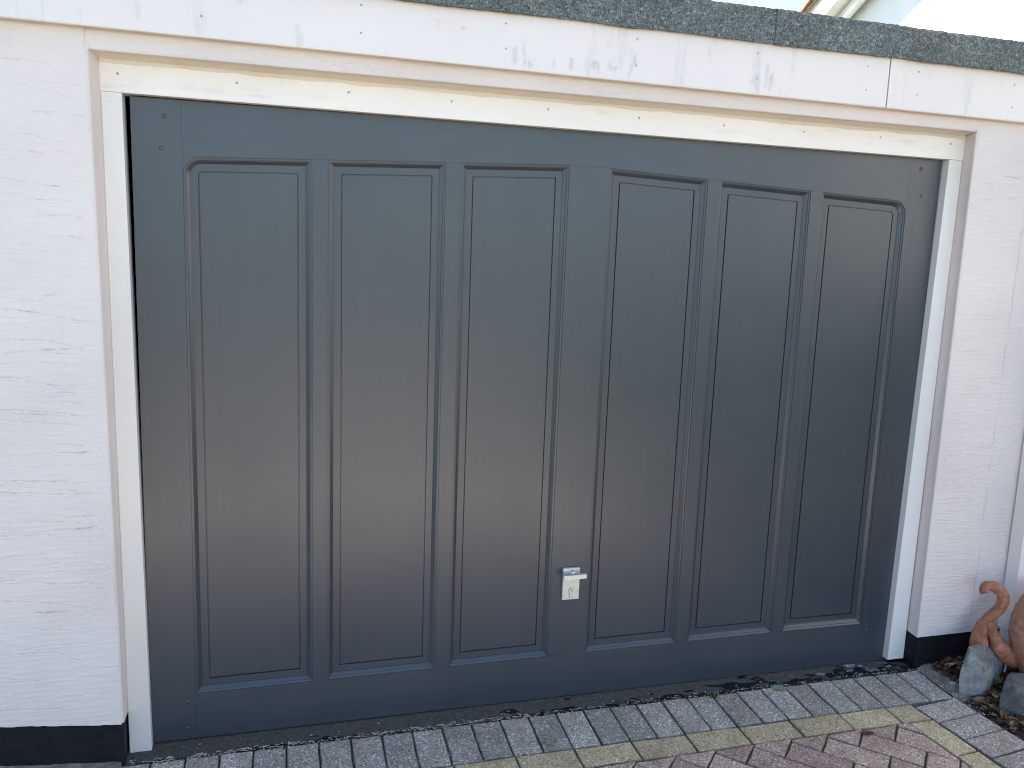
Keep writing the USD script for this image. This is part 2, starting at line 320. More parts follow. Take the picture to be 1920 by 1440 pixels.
for k in range(6):
    a = O2 + d_ * 0.2015 * k; b = O2 + d_ * 0.2015 * (k + 1)
    if k == 0: poly = Polygon([(2.556, -0.4095), b, b + r_ * 0.1015, (2.662, -0.4095)])
    else: poly = Polygon([a, b, b + r_ * 0.1015, a + r_ * 0.1015])
    lay("yellow_paver", make_paver(poly))
s2 = math.sqrt(0.5); U = np.array([s2, -s2]) * 0.1015; V_ = np.array([s2, s2]) * 0.1015; P0 = np.array([2.141, -0.493])
region = Polygon([(0.05, -0.409), (2.555, -0.409), tuple(O2 + d_ * 0.75), (0.05, -1.15)])
reds = []
for a in range(-34, 34):
    for b in range(-34, 34):
        t = (a - b) % 4
        if t == 0: cell = [(a, b), (a + 2, b), (a + 2, b + 1), (a, b + 1)]
        elif t == 3: cell = [(a, b), (a + 1, b), (a + 1, b + 2), (a, b + 2)]
        else: continue
        q = Polygon([P0 + U * u + V_ * v for u, v in cell]).intersection(region)
        if q.area > 0.0008 and q.geom_type == "Polygon": reds.append(q)
for q in reds:
    m = make_paver(q)
    lay("red_paver", m)
far = [sheet(-0.94, 2.75, -8.2, -1.155, -0.003), sheet(-0.94, 0.045, -1.155, -0.411, -0.003)]
obj("far_paving", cat_(far), "far_paving", drive)

# soil bed on the right of the drive
nx, ny = 90, 90
X, Y = np.meshgrid(np.linspace(2.84, 4.6, nx), np.linspace(-3.0, -0.085, ny), indexing="ij")
edge = 2.865 + np.clip(-0.31 - Y, 0, 3) * 0.119
Z = zg(X, Y) - 0.012 + 0.034 * np.clip((X - edge) / 0.16, 0, 1) ** 0.8 + 0.018 * (fbm(np.stack([X * 18, Y * 18, X * 0], -1), 4, 3) - 0.5) * np.clip((X - edge) / 0.05, 0, 1)
soil = obj("soil", grid_mesh(np.stack([X, Y, Z], -1)), "earth", smooth=True, kind="structure")
def zsoil(x, y):
    e = 2.865 + max(-0.31 - y, 0) * 0.119
    return float(zg(x, y)) - 0.012 + 0.034 * np.clip((x - e) / 0.16, 0, 1) ** 0.8
# mortar haunching, mossy, beside the last grey block
X, Y = np.meshgrid(np.linspace(2.856, 2.955, 40), np.linspace(-0.36, -0.096, 90), indexing="ij")
Yc = Y; t = (X - 2.856) / 0.099
Z = zg(X, Y) - 0.004 + 0.016 * np.sin(np.pi * np.clip(t, 0, 1)) ** 0.7 + 0.012 * (fbm(np.stack([X * 60, Y * 60, X * 0], -1), 4, 5) - 0.5) - 0.035 * np.clip((-0.30 - Y) / 0.06 + (fbm(np.stack([X * 25, Y * 25, X * 0], -1), 3, 6) - 0.5), 0, 1)
obj("mortar_edging", grid_mesh(np.stack([X, Y, Z], -1)), "mossy_mortar", smooth=True, kind="structure")
# dirt piled against the plinth at the left
X, Y = np.meshgrid(np.linspace(-3.0, -0.075, 160), np.linspace(-0.20, -0.088, 24), indexing="ij")
t = np.clip((Y + 0.20) / 0.112, 0, 1)
Z = zg(X, Y) - 0.010 + t ** 1.3 * (0.012 + np.clip((-0.065 - X) * 0.10, 0, 0.035)) + 0.010 * t * (fbm(np.stack([X * 50, Y * 50, X * 0], -1), 4, 9) - 0.4)
obj("dirt_bank", grid_mesh(np.stack([X, Y, Z], -1)), "mossy_mortar", smooth=True, kind="structure")

# ------------------------------------------------------------------ garage
gar = thing("garage", "flat roofed white rendered garage with black plinth and grey panelled up-and-over door", "garage")
ZT = 2.17
def xl(z): return -0.0858 + (2.0953 - z) * (0.0224 / 1.97)
def xr(z): return 2.8448 + (2.0846 - z) * (0.0040 / 1.95)
def zlin(x): return 2.0953 - (x + 0.0858) * (0.0107 / 2.93)
LEFT = [[[-0.33,1.4514],[-0.2795,1.4505],[-0.2104,1.443],[-0.1401,1.433],[-0.084,1.4187]],[[-0.3313,1.4273],[-0.2737,1.4223],[-0.2082,1.4091],[-0.1489,1.4018],[-0.0905,1.3965]],[[-0.3331,1.3941],[-0.2608,1.3878],[-0.1765,1.3704],[-0.0825,1.3582]],[[-0.3356,1.3473],[-0.2629,1.3447],[-0.1708,1.329],[-0.1014,1.3139]],[[-0.3303,1.3114],[-0.2278,1.3078],[-0.1536,1.2914],[-0.0913,1.2769]],[[-0.3288,1.2703],[-0.2811,1.2753],[-0.1771,1.2696],[-0.1318,1.2671]],[[-0.3267,1.2422],[-0.212,1.2453],[-0.1634,1.2389],[-0.114,1.2345]],[[-0.314,1.206],[-0.2335,1.1844],[-0.1811,1.1797],[-0.116,1.1842]],[[-0.2904,1.1627],[-0.2083,1.1618],[-0.1362,1.1592]],[[-0.2806,1.1364],[-0.2248,1.1305],[-0.1603,1.1317],[-0.1165,1.1246]],[[-0.3481,1.1143],[-0.2856,1.1103],[-0.1921,1.101],[-0.1199,1.0867]],[[-0.3461,1.0827],[-0.2574,1.0758],[-0.1745,1.0662],[-0.1172,1.0563],[-0.0924,1.0448]],[[-0.3534,1.0164],[-0.2903,1.0154]],[[-0.3551,0.984],[-0.277,0.9806],[-0.1934,0.9853],[-0.1161,0.9855]],[[-0.3198,0.9498],[-0.2444,0.9536],[-0.1681,0.9465],[-0.1058,0.9487]],[[-0.3592,0.9088],[-0.2276,0.9025],[-0.1523,0.8964],[-0.1194,0.899]],[[-0.361,0.8747],[-0.2956,0.8709],[-0.216,0.863],[-0.1098,0.8634]],[[-0.3656,0.7895],[-0.2999,0.7844],[-0.2595,0.794],[-0.1208,0.7935]],[[-0.3669,0.765],[-0.3143,0.762]],[[-0.3069,0.7507],[-0.2343,0.7558],[-0.1525,0.759],[-0.1083,0.758]],[[-0.3678,0.7481],[-0.3019,0.7458],[-0.2457,0.744],[-0.1948,0.73],[-0.1038,0.7308]],[[-0.3716,0.6772],[-0.3182,0.6845],[-0.2267,0.6847]],[[-0.3734,0.643],[-0.294,0.6341]],[[-0.3752,0.6102],[-0.2954,0.6042],[-0.2282,0.5918],[-0.1119,0.5903]],[[-0.3782,0.5538],[-0.2444,0.5348],[-0.1347,0.5078],[-0.0929,0.496]],[[-0.3825,0.4732],[-0.2746,0.473],[-0.2053,0.4862],[-0.1269,0.4924]],[[-0.3871,0.389],[-0.3095,0.3973],[-0.2544,0.4035],[-0.1671,0.402],[-0.1108,0.3956]],[[-0.2584,0.4016],[-0.2203,0.3697],[-0.1615,0.3424]],[[-0.3849,0.4301],[-0.2692,0.4236]],[[-0.3911,0.313],[-0.2948,0.2977]],[[-0.385,0.2102],[-0.2874,0.2045],[-0.2198,0.1977]],[[-0.2727,1.9949],[-0.2067,1.9851],[-0.1367,1.9651]],[[-0.2415,1.9243],[-0.1677,1.9247],[-0.093,1.9153]],[[-0.3077,1.8664],[-0.2287,1.8598],[-0.1419,1.8448]],[[-0.3096,1.832],[-0.2276,1.8165],[-0.1373,1.7976],[-0.101,1.7962]],[[-0.3141,1.747],[-0.2347,1.7356],[-0.1633,1.7306]],[[-0.2976,2.0548],[-0.2194,2.0519],[-0.1624,2.0434]]]
RIGHT = [[[2.8487,1.0107],[3.0867,1.0198]],[[2.8505,0.9689],[3.0831,0.988]],[[2.9835,0.9162],[3.0904,0.9417]],[[2.9369,0.8893],[3.0762,0.867]],[[2.9409,0.7466],[3.0007,0.744]],[[2.9133,0.7048],[3.0429,0.6914]],[[2.8782,0.6561],[3.0594,0.6395]],[[2.8584,0.6175],[3.0042,0.6059],[3.0947,0.5788]],[[2.8895,0.5759],[3.0695,0.5729]],[[2.9187,0.5487],[3.0839,0.5351]],[[2.8769,0.4855],[3.0771,0.465]],[[2.8916,0.4405],[3.0499,0.4146]],[[2.8882,0.4039],[3.0911,0.3727]],[[2.929,0.3564],[3.0254,0.3453]],[[2.8938,0.3032],[3.0958,0.2831]],[[2.9077,0.2647],[2.991,0.2237],[3.0907,0.1998]],[[2.9034,1.9029],[3.0639,1.9081]],[[2.9143,1.8868],[3.0848,1.8856]],[[2.8954,1.8459],[3.0721,1.8579]],[[2.9823,1.9371],[3.0768,1.9344]],[[2.9793,1.5219],[3.0935,1.5139]],[[2.9429,1.4795],[3.0118,1.4794]],[[2.9241,1.4339],[3.0285,1.4284],[3.0682,1.4536]],[[2.9032,1.4022],[3.0668,1.4077]],[[2.8816,1.3179],[2.9626,1.3501],[3.0315,1.3542]],[[2.9283,1.176],[3.0944,1.1784]],[[2.9028,1.1152],[3.0692,1.1132]],[[2.9245,1.1437],[3.0276,1.1536]],[[2.9882,1.7388],[3.0416,1.7272]]]
CRACK = [[3.104, 2.02], [3.102, 1.789], [3.104, 1.5], [3.099, 1.25], [3.102, 1.072], [3.098, 0.85], [3.095, 0.6], [3.103, 0.42], [3.099, 0.28], [3.101, 0.151]]

def STRENGTH(k): return 0.5 + 0.5 * ((k * 37) % 11) / 10
def stroke_maps(Xg, Zg, strokes, crack=None):
    """depth of the trowel strokes and the dirt in them, at the points of a wall grid"""
    from scipy.interpolate import PchipInterpolator
    dep = np.zeros(Xg.shape); dirt = np.zeros(Xg.shape); lip = np.zeros(Xg.shape)
    for k, s in enumerate(strokes):
        s = np.array(s); s = s[np.argsort(s[:, 0])]
        xa = s[0, 0] - (0.22 if s[0, 0] < -0.3 else 0)
        w = (Zg > s[:, 1].min() - 0.02) & (Zg < s[:, 1].max() + 0.02) & (Xg > xa) & (Xg < s[-1, 0])
        X, Z = Xg[w], Zg[w]
        f = PchipInterpolator(s[:, 0], s[:, 1]) if len(s) > 2 else (lambda q: np.interp(q, s[:, 0], s[:, 1]))
        zc = f(np.clip(X, s[0, 0], s[-1, 0])) + 0.004 * (noise(np.stack([X * 45, X * 0 + k * 3.7, X * 0], -1), k) - 0.5)
        dz = Z - zc
        inside = np.clip((X - xa) / 0.02, 0, 1) * np.clip((s[-1, 0] - X) / 0.02, 0, 1)
        amp = inside * np.clip(noise(np.stack([X * 22, X * 0 + k * 9.1, X * 0], -1), 50 + k) * 1.3 + 0.05, 0, 1.2) * STRENGTH(k)
        g = np.exp(-(dz / 0.0015) ** 2) * amp
        dep[w] = np.maximum(dep[w], np.exp(-(dz / 0.0022) ** 2) * amp); lip[w] = np.maximum(lip[w], np.exp(-((dz + 0.0045) / 0.0025) ** 2) * amp)
        pit_ = noise(np.stack([X * 120, X * 0 + k, X * 0], -1), 90 + k)
        dirt[w] = np.maximum(dirt[w], g * np.clip(pit_ * 1.3 - 0.15, 0, 1))
    if crack is not None:
        c = np.array(crack)[::-1]
        xc = np.interp(Zg, c[:, 1], c[:, 0]) + 0.006 * (noise(np.stack([Zg * 40, Zg * 0, Zg * 0], -1), 4) - 0.5)
        am = np.clip(noise(np.stack([Zg * 18, Zg * 0 + 5, Zg * 0], -1), 8) * 1.5 - 0.1, 0, 1) * (Zg < 2.0)
        g = np.exp(-((Xg - xc) / 0.0021) ** 2) * am
        dep = np.maximum(dep, g * 0.9); dirt = np.maximum(dirt, g * 0.75)
    return dep, lip, dirt

def wall_relief(Xg, Zg, strokes, seed, crack=None, patches=()):
    dep, lip, dirt = stroke_maps(Xg, Zg, strokes, crack)
    P = np.stack([Xg, Zg * 0, Zg], -1)
    rel = 0.0030 * (fbm(P * [3, 1, 9], 4, seed) - 0.5) + 0.0020 * (fbm(P * [18, 1, 120], 3, seed + 3) - 0.5) + 0.0010 * (fbm(P * 70, 3, seed + 5) - 0.5)
    rough = np.zeros(Xg.shape)
    for (px, pz, rx, rz) in patches:
        rough = np.maximum(rough, np.exp(-((Xg - px) / rx) ** 2 - ((Zg - pz) / rz) ** 2))
    pits = np.clip(noise(P * [170, 1, 230], seed + 9) - 0.70, 0, 1) * 3.0
    pits_all = pits * (0.10 + rough)
    rel += 0.0009 * lip - 0.0015 * dep - 0.0016 * np.clip(pits_all, 0, 1)
    dirt = np.clip(np.maximum(dirt * 0.6, pits_all * 0.4), 0, 1)
    return rel, dirt

wall_parts, wall_dirt = [], []
def add_wall(m, d=None):
    wall_parts.append(m); wall_dirt.append(np.zeros(len(m.vertices)) if d is None else d.ravel())
R = 0.007
ZB = 0.125
def zplinth_l(x): return 0.1285 + np.clip(-0.0634 - x, 0, 0.6) * 0.10
def zplinth_r(x): return 0.1345
rngl = np.random.default_rng(5)
extraL = []
for z in np.r_[np.linspace(0.24, 2.0, 26)]:
    a = -0.36 + rngl.random() * 0.16; L = 0.04 + rngl.random() * 0.12
    zz = z + rngl.normal(0, 0.02); extraL.append([[a, zz], [min(a + L, -0.1), zz + rngl.normal(0, 0.006)]])
extraR = []
for z in np.linspace(0.2, 1.95, 24):
    a = 2.88 + rngl.random() * 0.3; L = 0.03 + rngl.random() * 0.10
    zz = z + rngl.normal(0, 0.03); extraR.append([[a, zz], [a + L, zz + rngl.normal(0, 0.006)]])
# left of the opening
nz, nxx = 1250, 150
s, tt = np.meshgrid(np.linspace(0, 1, nxx), np.linspace(0, 1, nz), indexing="ij")
Xl = -0.56 + s * 0.5; Zl0 = 0
zb = zplinth_l(Xl)
Zl = zb + (ZT - zb) * tt
Xl = -0.56 + s * (xl(Zl) - R + 0.56)
Zl = Zl + 0.003 * (noise(np.stack([Xl * 60, Xl * 0, Xl * 0], -1), 2) - 0.5) * (tt < 0.001)
rel, dirt = wall_relief(Xl, Zl, LEFT + extraL, 1, None, [(-0.13, 0.77, 0.05, 0.05), (-0.12, 0.60, 0.05, 0.10), (-0.2, 0.64, 0.05, 0.04), (-0.33, 0.62, 0.06, 0.03), (-0.09, 0.98, 0.02, 0.04), (-0.28, 1.09, 0.08, 0.02), (-0.3, 0.9, 0.1, 0.02)])
add_wall(grid_mesh(np.stack([Xl, WY - rel, Zl], -1)), dirt)
# right of the opening
s, tt = np.meshgrid(np.linspace(0, 1, 150), np.linspace(0, 1, nz), indexing="ij")
Zr = 0.1345 + (ZT - 0.1345) * tt
Xr = xr(Zr) + R + s * (3.40 - xr(Zr) - R)
rel, dirt = wall_relief(Xr, Zr, RIGHT + extraR, 21, CRACK, [(3.14, 0.5, 0.05, 0.12), (3.15, 0.9, 0.05, 0.2), (2.9, 0.85, 0.04, 0.1), (3.0, 0.75, 0.1, 0.06), (3.2, 1.3, 0.06, 0.2), (2.87, 1.25, 0.02, 0.1)])
add_wall(grid_mesh(np.stack([Xr, WY - rel, Zr], -1)[::1, ::1]), dirt)
# lintel
s, tt = np.meshgrid(np.linspace(0, 1, 900), np.linspace(0, 1, 30), indexing="ij")
Xt = -0.0858 - R + s * (2.8448 + 0.0858 + 2 * R); zb = zlin(Xt) + R
Zt = zb + (ZT - zb) * tt
rel, dirt = wall_relief(Xt, Zt, [], 41, None, [(x, 2.115, 0.15, 0.02) for x in (0.6, 1.3)])
add_wall(grid_mesh(np.stack([Xt, WY - rel, Zt], -1)), dirt)
# rounded arrises and reveals (profiles swept up the jambs and along the lintel)
def arris(n=7):
    a = np.linspace(0, np.pi / 2, n)
    return [(R * (1 - np.sin(t)) * -1, R * (1 - np.cos(t))) for t in a]     # (back from the edge line, in from the face)
za = np.linspace(0.133, 2.0953, 60)
def reveal(side):
    rows = []
    for z in za:
        xe = xl(z) if side < 0 else xr(z)
        xj = (-0.0620 - 0.0085 * (z + 0.01) / 2.01) if side < 0 else 2.8560
        ring = [(xe + side * R * (1 - math.sin(t)), WY + R * (1 - math.cos(t)) + 0.0008 * (noise(np.array([xe * 9, t, z * 40]), 3) - 0.5), z) for t in np.linspace(0, np.pi / 2, 7)]
        ring += [(xj, JY, z), (xj + 0.0, 0.06, z)]
        rows.append(ring)
    P = np.array(rows)
    return grid_mesh(P if side > 0 else P[::-1])
for sd_ in (-1, 1): add_wall(reveal(sd_))
rows = []
for x in np.linspace(-0.0858, 2.8448, 120):
    ring = [(x, WY + R * (1 - math.cos(t)) + 0.001 * (float(noise(np.array([x * 40, t, 1.0]), 3)) - 0.5), zlin(x) + R * (1 - math.sin(t)) * 1.0) for t in np.linspace(0, np.pi / 2, 7)]
    rows.append(ring)
add_wall(grid_mesh(np.array(rows)))
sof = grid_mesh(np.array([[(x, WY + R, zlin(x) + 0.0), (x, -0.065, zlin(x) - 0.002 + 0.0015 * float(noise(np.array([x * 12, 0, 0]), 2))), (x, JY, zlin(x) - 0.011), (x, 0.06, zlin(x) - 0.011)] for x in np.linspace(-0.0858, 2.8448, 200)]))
obj("lintel_soffit", sof, "tan_lining", gar)  # soffit coloured a warmer tan than the wall
# little corner pieces where the arrises meet
for xa_, xb_, za_, zb_ in ((-0.0950, -0.0845, 2.0925, 2.1070), (2.8432, 2.8540, 2.0815, 2.0960)):
    add_wall(grid_mesh(np.array([[(x, WY - 0.0012, z) for z in (za_, zb_)] for x in (xa_, xb_)])))
# the rest of the walls
coarse = [bx(-3.0, -0.56, WY, 0.10, 0.16, ZT + 0.2), bx(3.40, 4.3, WY, 0.10, 0.1345, ZT + 0.2), bx(-0.558, 3.398, -0.06, 0.10, 2.115, ZT + 0.2),
          bx(-0.558, -0.10, -0.08, 0.10, 0.0, 2.105), bx(2.875, 3.398, -0.08, 0.10, 0.0, 2.105),
          bx(-3.0, -2.8, 0.1, 5.4, -0.1, 2.35), bx(4.1, 4.3, 0.1, 5.4, -0.1, 2.35), bx(-3.0, 4.3, 5.4, 5.6, -0.1, 2.35)]
wm = cat_(wall_parts)
wall = obj("wall", wm, "masonry_paint", gar, smooth=True)
UsdGeom.PrimvarsAPI(wall).CreatePrimvar("dirt", Sdf.ValueTypeNames.FloatArray, "vertex").Set(Vt.FloatArray.FromNumpy(np.concatenate(wall_dirt).astype(np.float32)))
obj("wall", cat_(coarse), "masonry_paint", gar)

# plinth: black painted band below the render
def plinth(xa, xb, ztop, y=WY + 0.003, side=0):
    n = max(12, int(abs(xb - xa) / 0.012))
    Xp, t = np.meshgrid(np.linspace(xa, xb, n), np.linspace(0, 1, 16), indexing="ij")
    zt = np.array([ztop(v) for v in Xp[:, 0]])[:, None] + 0.002
    Zp = -0.12 + (zt + 0.12) * t
    Yp = y + 0.004 * (fbm(np.stack([Xp * 40, Zp * 60, Xp * 0], -1), 3, 8) - 0.5)
    front = grid_mesh(np.stack([Xp, Yp, Zp], -1))
    return front
pl = [plinth(-3.0, -0.0655, zplinth_l), bx(-3.0, -0.0670, WY + 0.008, 0.05, -0.12, 0.125)]
obj("plinth", cat_(pl), "black_bitumen", gar)
pr = [plinth(2.8505, 4.3, zplinth_r), bx(2.8520, 4.3, WY + 0.008, 0.05, -0.12, 0.132)]
obj("plinth", cat_(pr), "black_bitumen", gar)

# roof, felt edge and fascia
obj("roof", bx(-3.1, 4.4, -0.110, 5.7, 2.30, 2.372), "roof_felt", gar)
def ftop(x): return 2.4035 - (x - 1.7) * 0.0070
def fbot(x): return 2.2985 - (x - 0.7) * 0.0040
def felt(xa, xb, dy=0.0, seed=1):
    rows = []
    for x in np.linspace(xa, xb, int((xb - xa) / 0.008) + 2):
        w1 = 0.0045 * (float(noise(np.array([x * 9, 0, 0]), seed)) - 0.5) + 0.0022 * (float(noise(np.array([x * 90, 0, 0]), seed + 1)) - 0.5)
        w2 = 0.0035 * (float(noise(np.array([x * 7, 9, 0]), seed + 2)) - 0.5) + 0.0030 * (float(noise(np.array([x * 120, 9, 0]), seed + 3)) - 0.5)
        b = 0.003 * (float(noise(np.array([x * 5, 20, 0]), seed + 4)) - 0.5)
        zt, zb_ = ftop(x) + w2, fbot(x) + w1
        rows.append([(x, -0.128, zb_ + 0.001), (x, -0.139 + dy, zb_), (x, -0.1415 + dy + b, zb_ + 0.05), (x, -0.141 + dy + b, zt - 0.008), (x, -0.136 + dy, zt), (x, -0.115, zt + 0.004), (x, 0.05, zt - 0.004), (x, 0.2, 2.37)])
    return grid_mesh(np.array(rows)[::-1])
for k, (a, b, dy) in enumerate(((-3.1, 1.118, -0.0035), (1.09, 1.982, 0.0), (1.96, 4.4, -0.003))):
    obj("felt_edge", felt(a, b, dy, 3 + 7 * k), "roof_felt", gar)
def fasb(x): return 2.1495 - (x + 0.28) * 0.0073
STREAKS = [(1.124, 2.233, 2.154), (1.092, 2.211, 2.159), (1.145, 2.181, 2.155), (1.217, 2.186, 2.155), (1.272, 2.193, 2.158), (1.348, 2.193, 2.16), (1.361, 2.188, 2.152), (1.402, 2.198, 2.165), (1.418, 2.18, 2.153), (1.47, 2.236, 2.153), (1.481, 2.23, 2.185), (1.915, 2.2, 2.149), (1.951, 2.236, 2.152), (1.967, 2.209, 2.149), (1.903, 2.185, 2.148), (0.855, 2.261, 2.234), (0.93, 2.25, 2.238), (0.31, 2.28, 2.245)]
def fascia(xa, xb, dy=0.0):
    def prof(x):
        t = np.linspace(0, 1, 40)
        return [(-0.100, 2.31), (-0.1245 + dy, 2.31)] + [(-0.125 + dy, 2.309 + (fasb(x) + 0.005 - 2.309) * a) for a in t] + [(-0.1235 + dy, fasb(x) + 0.0015), (-0.120 + dy, fasb(x)), (-0.108, fasb(x) + 0.001), (-0.0880, fasb(x) + 0.004)]
    xs_ = np.unique(np.r_[xa, np.arange(max(xa, -0.5), min(xb, 3.2), 0.004), xb])
    P = np.array([[(x, y + 0.0006 * math.sin(x * 5), z) for y, z in prof(x)] for x in xs_])
    m = grid_mesh(P[::-1]); n = P.shape[1]
    caps = []
    for i in (0, -1):
        q = P[i]; caps.append(T(q, [(0, k, k + 1) for k in range(1, n - 1)]))
    m = cat_([m] + caps)
    v = np.array(m.vertices); d = np.zeros(len(v)); f = v[:, 1] < -0.122
    for k, (x, z1, z0) in enumerate(STREAKS):
        u = (v[:, 2] - z0) / (z1 - z0)
        xc = x + 0.004 * (noise(np.stack([v[:, 2] * 60, v[:, 2] * 0 + k, v[:, 2] * 0], -1), 3) - 0.5)
        d = np.maximum(d, f * np.exp(-((v[:, 0] - xc) / (0.006 + 0.003 * (k % 3))) ** 2) * np.clip(u * 5 + 0.6, 0, 1) * np.clip((1 - u) * 5 + 0.3, 0, 1) * (u > -0.15) * (u < 1.1))
    m.metadata["dirt"] = np.clip(d * np.clip(fbm(v * [110, 1, 45], 4, 5) * 3.2 - 1.05, 0, 1), 0, 1) * 0.45
    return m
def screw(x, y, z, r=0.0034, mat="screw_steel", parent=None, h=0.0016):
    m = trimesh.creation.icosphere(1, 1.0); m = trimesh.intersections.slice_mesh_plane(m, [0, -1, 0], [0, 0.2, 0])
    v = np.array(m.vertices); v[:, 1] = v[:, 1] * h; v[:, 0] *= r; v[:, 2] *= r
    obj("screw", T(v + [x, y, z], m.faces), mat, parent, smooth=True)
f1 = obj("fascia_board", fascia(-3.1, 2.4200), "fascia_paint", gar, label="longer fascia board left of the joint, streaked with grey")
f2 = obj("fascia_board", fascia(2.4640, 4.4, 0.0015), "fascia_paint", gar, label="shorter clean fascia board right of the joint")
for p_, a_ in ((f1, (-3.1, 2.4200)), (f2, (2.4640, 4.4, 0.0015))):
    UsdGeom.PrimvarsAPI(p_).CreatePrimvar("dirt", Sdf.ValueTypeNames.FloatArray, "vertex").Set(Vt.FloatArray.FromNumpy(fascia(*a_).metadata["dirt"].astype(np.float32)))
jc = obj("joint_cover", fascia(2.4235, 2.4640 + 0.02, -0.0018), "fascia_paint", gar)
for x, z in ((0.205, 2.276), (0.205, 2.202), (0.635, 2.276), (0.635, 2.2), (1.062, 2.269), (1.065, 2.198), (1.487, 2.265), (1.488, 2.187), (1.912, 2.263), (1.915, 2.185), (2.335, 2.26), (2.336, 2.184)): screw(x, -0.1252, z, parent=f1)
for x, z in ((2.543, 2.26), (2.545, 2.185), (2.956, 2.252), (2.959, 2.174), (3.4, 2.25), (3.4, 2.17)): screw(x, -0.1237, z, parent=f2)

# door frame: head and two jamb covers
def prism(p8): return hull8(p8)
hd = hull8([(x, y, z) for x, zb_, zt in ((-0.0715, 1.9995, 2.086), (2.8580, 1.9895, 2.0745)) for y in (JY, 0.035) for z in (zb_, zt)])
head = obj("frame_head", hd, "frame_paint", gar)
for x, z in ((-0.025, 2.049), (0.291, 2.05), (0.609, 2.05), (0.922, 2.049), (1.235, 2.049), (1.549, 2.046), (1.86, 2.044), (2.171, 2.045), (2.487, 2.047), (2.794, 2.045)):
    screw(x, JY - 0.0003, z, 0.0040, "screw_steel", head)
# bead of old filler along the top of the head
rows = []
for x in np.linspace(-0.07, 2.856, 400):
    a = 0.004 + 0.006 * float(noise(np.array([x * 14, 0, 0]), 31)); zt = 2.0860 - (x + 0.07) * 0.00392
    k = 0.004 * (float(noise(np.array([x * 60, 1, 0]), 32)) - 0.5)
    rows.append([(x, JY + 0.002, zt - a - 0.004 + k), (x, JY - 0.0022, zt - a), (x, JY - 0.004, zt - 0.001), (x, JY - 0.006, zt + 0.002)])
obj("filler_bead", grid_mesh(np.array(rows)), "tan_lining", head, smooth=True)
def jamb(xo0, xi0, z0, xo1, xi1, z1, side):
    """white plastic cover: rounded outer nose, flat face, return into the opening"""
    rows = []
    for z, xo, xi in ((z0, xo0, xi0), (z0 + 0.002, xo0, xi0), ((z0 + z1) / 2, (xo0 + xo1) / 2, (xi0 + xi1) / 2), (z1, xo1, xi1)):
        s_ = 1 if xi > xo else -1; r = 0.007
        ring = [(xo, 0.03, z)] + [(xo + s_ * r * (1 - math.cos(t)), JY + r * (1 - math.sin(t)) - 0.0015 * math.sin(2 * t), z) for t in np.linspace(0, np.pi / 2, 7)]
        ring += [(xi - s_ * 0.0022, JY, z), (xi - s_ * 0.0006, JY + 0.0006, z), (xi, JY + 0.0025, z), (xi, -0.004, z), (xi, 0.035, z)]
        rows.append(ring)
    P = np.array(rows); m = grid_mesh(P if side > 0 else P[::-1])
    n = P.shape[1]; caps = [T(P[i], [(0, k, k + 1) for k in range(1, n - 1)]) for i in (0, -1)]
    return cat_([m] + caps)
j1 = obj("jamb", jamb(-0.0630, 0.0030, -0.0115, -0.0715, -0.0161, 1.9985, 1), "white_plastic", gar)
j2 = obj("jamb", jamb(2.8530, 2.7750, 0.0140, 2.8570, 2.7965, 1.9885, -1), "white_plastic", gar)
screw(-0.047, JY - 0.0002, 1.971, 0.0045, "painted_screw", j1, 0.002); screw(-0.027, JY - 0.0002, 0.031, 0.0045, "painted_screw", j1, 0.002); screw(2.808, JY - 0.0002, 0.055, 0.0045, "painted_screw", j2, 0.002)

# threshold: tarred concrete strip
Xs, Ys = np.meshgrid(np.linspace(-0.062, 2.853, 900), np.linspace(-0.112, 0.10, 50), indexing="ij")
lump = fbm(np.stack([Xs * 22, Ys * 60, Xs * 0], -1), 4, 12) - 0.5
Zs = -0.016 + 0.0115 * Xs / 2.8 + 0.016 * lump + 0.006 * np.clip((-0.07 - Ys) / 0.03, 0, 1) - 0.014 * np.clip((-0.103 - Ys + 0.010 * (noise(np.stack([Xs * 30, Xs * 0, Xs * 0], -1), 5) - 0.5)) / 0.006, 0, 1)
flake = np.clip(fbm(np.stack([Xs * 9, Ys * 26, Xs * 0 + 3], -1), 4, 15) - 0.58, 0, 1)
Zs += np.where(flake > 0.02, 0.003, 0)
obj("threshold", grid_mesh(np.stack([Xs, Ys, Zs], -1)), "peeling_bitumen", gar, smooth=True)

fl = []
for k in range(70):
    xq = rng.uniform(0.0, 2.80) if k < 38 else 2.62 + rng.gauss(0, 0.10); yq = rng.uniform(-0.095, -0.012)
    if xq > 2.82: continue
    n = rng.randrange(6, 11); a = np.sort(nrg.random(n)) * 2 * np.pi; r0 = rng.uniform(0.002, 0.007) * (2.2 if k > 52 else 1)
    o = np.c_[np.cos(a) * r0 * rng.uniform(1.2, 2.6), np.sin(a) * r0 * 0.7] * (0.6 + 0.6 * nrg.random((n, 1)))
    lum = 0.016 * (float(fbm(np.array([xq * 22, yq * 60, 0.0]), 4, 12)) - 0.5)
    zq = -0.016 + 0.0115 * xq / 2.8 + lum + 0.0045
    tl = nrg.normal(0, 0.12, 2); z_ = zq + o @ tl
    V = np.vstack([np.c_[xq + o[:, 0], yq + o[:, 1], z_], [[xq, yq, zq + 0.001]], np.c_[xq + o[:, 0], yq + o[:, 1], z_ - 0.003]])
    F = [(n, i, (i + 1) % n) for i in range(n)] + [t for i in range(n) for t in ((i, n + 1 + i, n + 1 + (i + 1) % n), (i, n + 1 + (i + 1) % n, (i + 1) % n))]
    fl.append(T(V, F))
obj("paint_flakes", cat_(fl), "paint_flake", gar, kind="stuff")

